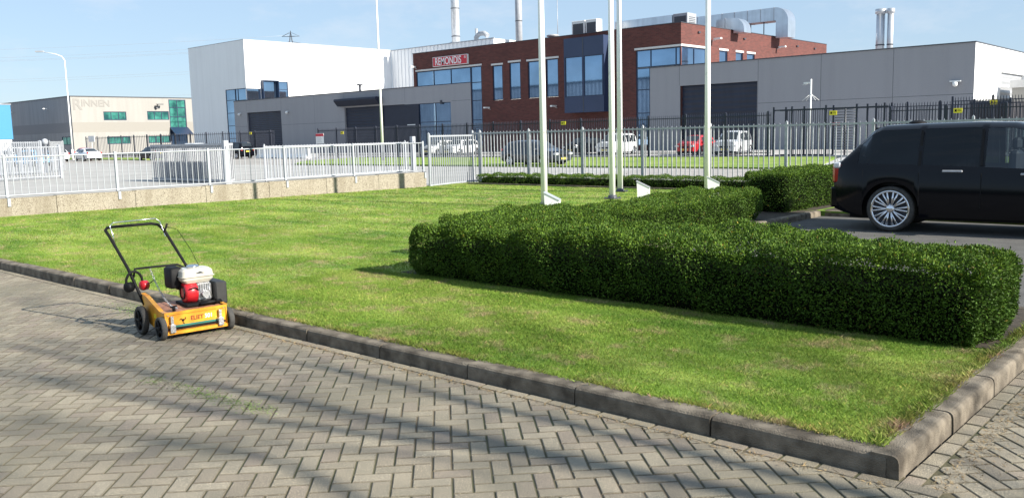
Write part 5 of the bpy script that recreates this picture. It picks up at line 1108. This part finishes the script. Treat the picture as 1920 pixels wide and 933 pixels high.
# engine
CR = mat('engine_cream', (.60, .56, .47), .35, coat=.4); RE = mat('engine_red', (.50, .012, .02), .35, coat=.4)
mb = MB(); mb.bbox(-.10, .24, .05, .34, .255, .285, .006); mb.tube([(.02, .03, .275), (.22, .03, .285)], .014, 8); mb.build('engine_base', K['black'], rt)
mb = MB(); mb.bbox(.02, .17, .10, .27, .285, .46, .02); mb.tube([(.09, .09, .36), (.09, .05, .36)], .035, 12); 
for k in range(6): mb.box(.03, .175, .27, .33, .30 + .025 * k, .312 + .025 * k)
for k in range(5): mb.box(.05 + .022 * k, .058 + .022 * k, .085, .10, .38, .45)
mb.tube([(.13, .095, .45), (.13, .07, .40), (.15, .07, .33)], .006, 5); mb.build('crankcase', K['alu'], rt)
mb = MB(); mb.lathe((-.02, .18, .375), (1, 0, 0), [(-.065, .0), (-.065, .04), (-.06, .085), (-.045, .10), (.04, .108), (.05, .10)], 28); fan = mb.build('fan_cover', RE, rt)
mb = MB()
for k in range(7): a = R(51 * k); mb.obox((-.088, .18 + .055 * math.cos(a), .375 + .055 * math.sin(a)), .008, .012, .05, Matrix.Rotation(a, 3, 'X'))
mb.build('recoil_slots', K['black'], fan)
mb = MB(); mb.tube([(-.06, .07, .42), (-.0, .065, .43), (.03, .07, .40)], .006, 5); mb.build('pull_cord_grip', K['black'], fan)
def loft(mb, rings, smooth=True):
    n = len(rings[0]); b = len(mb.v)
    for r_ in rings: mb.v += [tuple(p) for p in r_]
    for i in range(len(rings) - 1):
        for k in range(n): mb.f.append([b + i * n + k, b + i * n + (k + 1) % n, b + (i + 1) * n + (k + 1) % n, b + (i + 1) * n + k]); mb.m.append(0); mb.sm.append(smooth)
    mb.f.append([b + k for k in range(n)][::-1]); mb.m.append(0); mb.sm.append(False); mb.f.append([b + (len(rings) - 1) * n + k for k in range(n)]); mb.m.append(0); mb.sm.append(False)
def rr(cx, cy, hx, hy, z, r=.03, n=5):
    o = []
    for sx_, sy_, a0 in ((1, 1, 0), (-1, 1, 90), (-1, -1, 180), (1, -1, 270)):
        for k in range(n): a = R(a0 + 90 * k / (n - 1)); o.append((cx + sx_ * (hx - r) + r * math.cos(a), cy + sy_ * (hy - r) + r * math.sin(a), z))
    return o
mb = MB(); tx, ty = .045, .20
loft(mb, [rr(tx, ty, .115, .085, .465, .02), rr(tx, ty, .145, .105, .495, .03), rr(tx, ty, .148, .108, .522, .03)], False); loft(mb, [rr(tx, ty, .158, .118, .523, .03), rr(tx, ty, .158, .118, .530, .03)]); loft(mb, [rr(tx, ty, .15, .11, .531, .03), rr(tx, ty, .143, .104, .580, .035), rr(tx, ty, .12, .085, .600, .04)], False)
tk = mb.build('fuel_tank', CR, rt)
mb = MB(); mb.lathe((tx - .01, ty, .60), (0, 0, 1), [(0, .05), (.006, .055), (.022, .055), (.028, .04), (.028, 0)], 20); mb.build('filler_cap', K['chrome'], tk)
mb = MB(); mb.box(tx - .02, tx + .05, ty - .1125, ty - .1105, .555, .562); mb.prism([(tx - .01, .563), (tx + .04, .563), (tx + .015, .575)], 'y', ty - .1115, ty - .1095); mb.build('tank_badge', K['coping'], tk)
mb = MB(); loft(mb, [rr(-.115, .30, .055, .085, .42, .02), rr(-.115, .30, .06, .09, .44, .02), rr(-.115, .30, .06, .09, .60, .02), rr(-.115, .30, .045, .075, .615, .02)]); mb.tube([(-.10, .27, .42), (-.06, .22, .40)], .02, 8); mb.build('air_filter', K['black'], rt)
mb = MB(); mb.bbox(.185, .30, .06, .36, .24, .455, .012); mb.build('belt_guard', mat('belt_guard_black', (.03, .03, .03), .55, var=.3, scale=20), rt)
mb = MB(); mb.tube([(.17, .02, .265), (.17, .02, .31), (.15, .01, .315)], .012, 6); mb.tube([(-.24, 0, .25), (-.24, 0, .29)], .014, 6); mb.tube([(-.27, -.01, .292), (-.21, .01, .292)], .008, 6); mb.build('height_lever', K['black'], rt)
# ear defenders hanging from the handle
em = empty('ear_defenders', (-7.54, 4.01, 0), R(82.95), 'black and red ear defenders hooked over the left handle tube', 'ear defenders')
mb = MB(); cx_, cy_, cz_ = -.335, .70, .44
mb.tube([(cx_ - .02 + .075 * math.cos(R(a)), cy_ - .02, cz_ + .02 + .10 * math.sin(R(a))) for a in range(-20, 201, 20)], .012, 8); mb.build('headband', K['black'], em)
for dx_, m_ in ((-.075, K['black']), (.065, RE)):
    mb = MB(); mb.lathe((cx_ + dx_, cy_ - .02, cz_ - .025), (1, .5, 0), [(-.035, 0), (-.033, .035), (-.02, .048), (.0, .05), (.005, .045), (.03, .048), (.035, .03)], 18); mb.build('ear_cup', m_, em)
mb = MB(); mb.tube([(cx_ + .10, cy_ - .03, cz_ - .02), (cx_ + .16, cy_ - .05, cz_ + .02)], .005, 5); mb.build('cup_arm', K['black'], em)

# ================================================================== SMALL DEBRIS
n = 3000; th = rng.normal(0, 1, (n, 2))
A_ = np.column_stack([-8.7 + rng.normal(0, .5, n), 4.18 + rng.normal(0, .10, n)]); sel = rng.random(n) < .32
t_ = rng.uniform(0, 1, n); B_ = np.column_stack([-6.4 + 1.5 * t_ + rng.normal(0, .05, n), 2.95 - .02 * t_ + .35 * t_ * .4 + rng.normal(0, .05, n)]); A_[sel] = B_[sel]
A_ = A_[A_[:, 1] < 4.42]; P3 = np.column_stack([A_, np.full(len(A_), .001)]); tn = rng.uniform(.5, 1.0, (len(P3), 1)) * np.array([[1.4, 1.35, 2.6]])
tag(blades('grass_clippings', P3, .009, .007, tn, K['blade'], lean=3.0), 'dull green grass clippings scattered on the pavers behind the scarifier', 'clippings')
n = 2600; y = rng.uniform(4.4, 8.8, n); x = -1.25 + np.abs(rng.normal(0, .09, n)); y2 = np.full(n, 4.33) - np.abs(rng.normal(0, .035, n)); x2 = rng.uniform(-9, -1.4, n); q = rng.random(n) < .45
P3 = np.column_stack([np.where(q, x2, x), np.where(q, y2, y), np.full(n, .002)])
K['straw'] = mat('dry_straw', (.30, .22, .11), .8, c2=(.14, .09, .045), scale=30)
tag(blades('leaf_litter', P3, .010, .006, np.ones((n, 3)), K['straw'], lean=4.0), 'dry straw and twigs gathered along the kerb foot', 'litter')
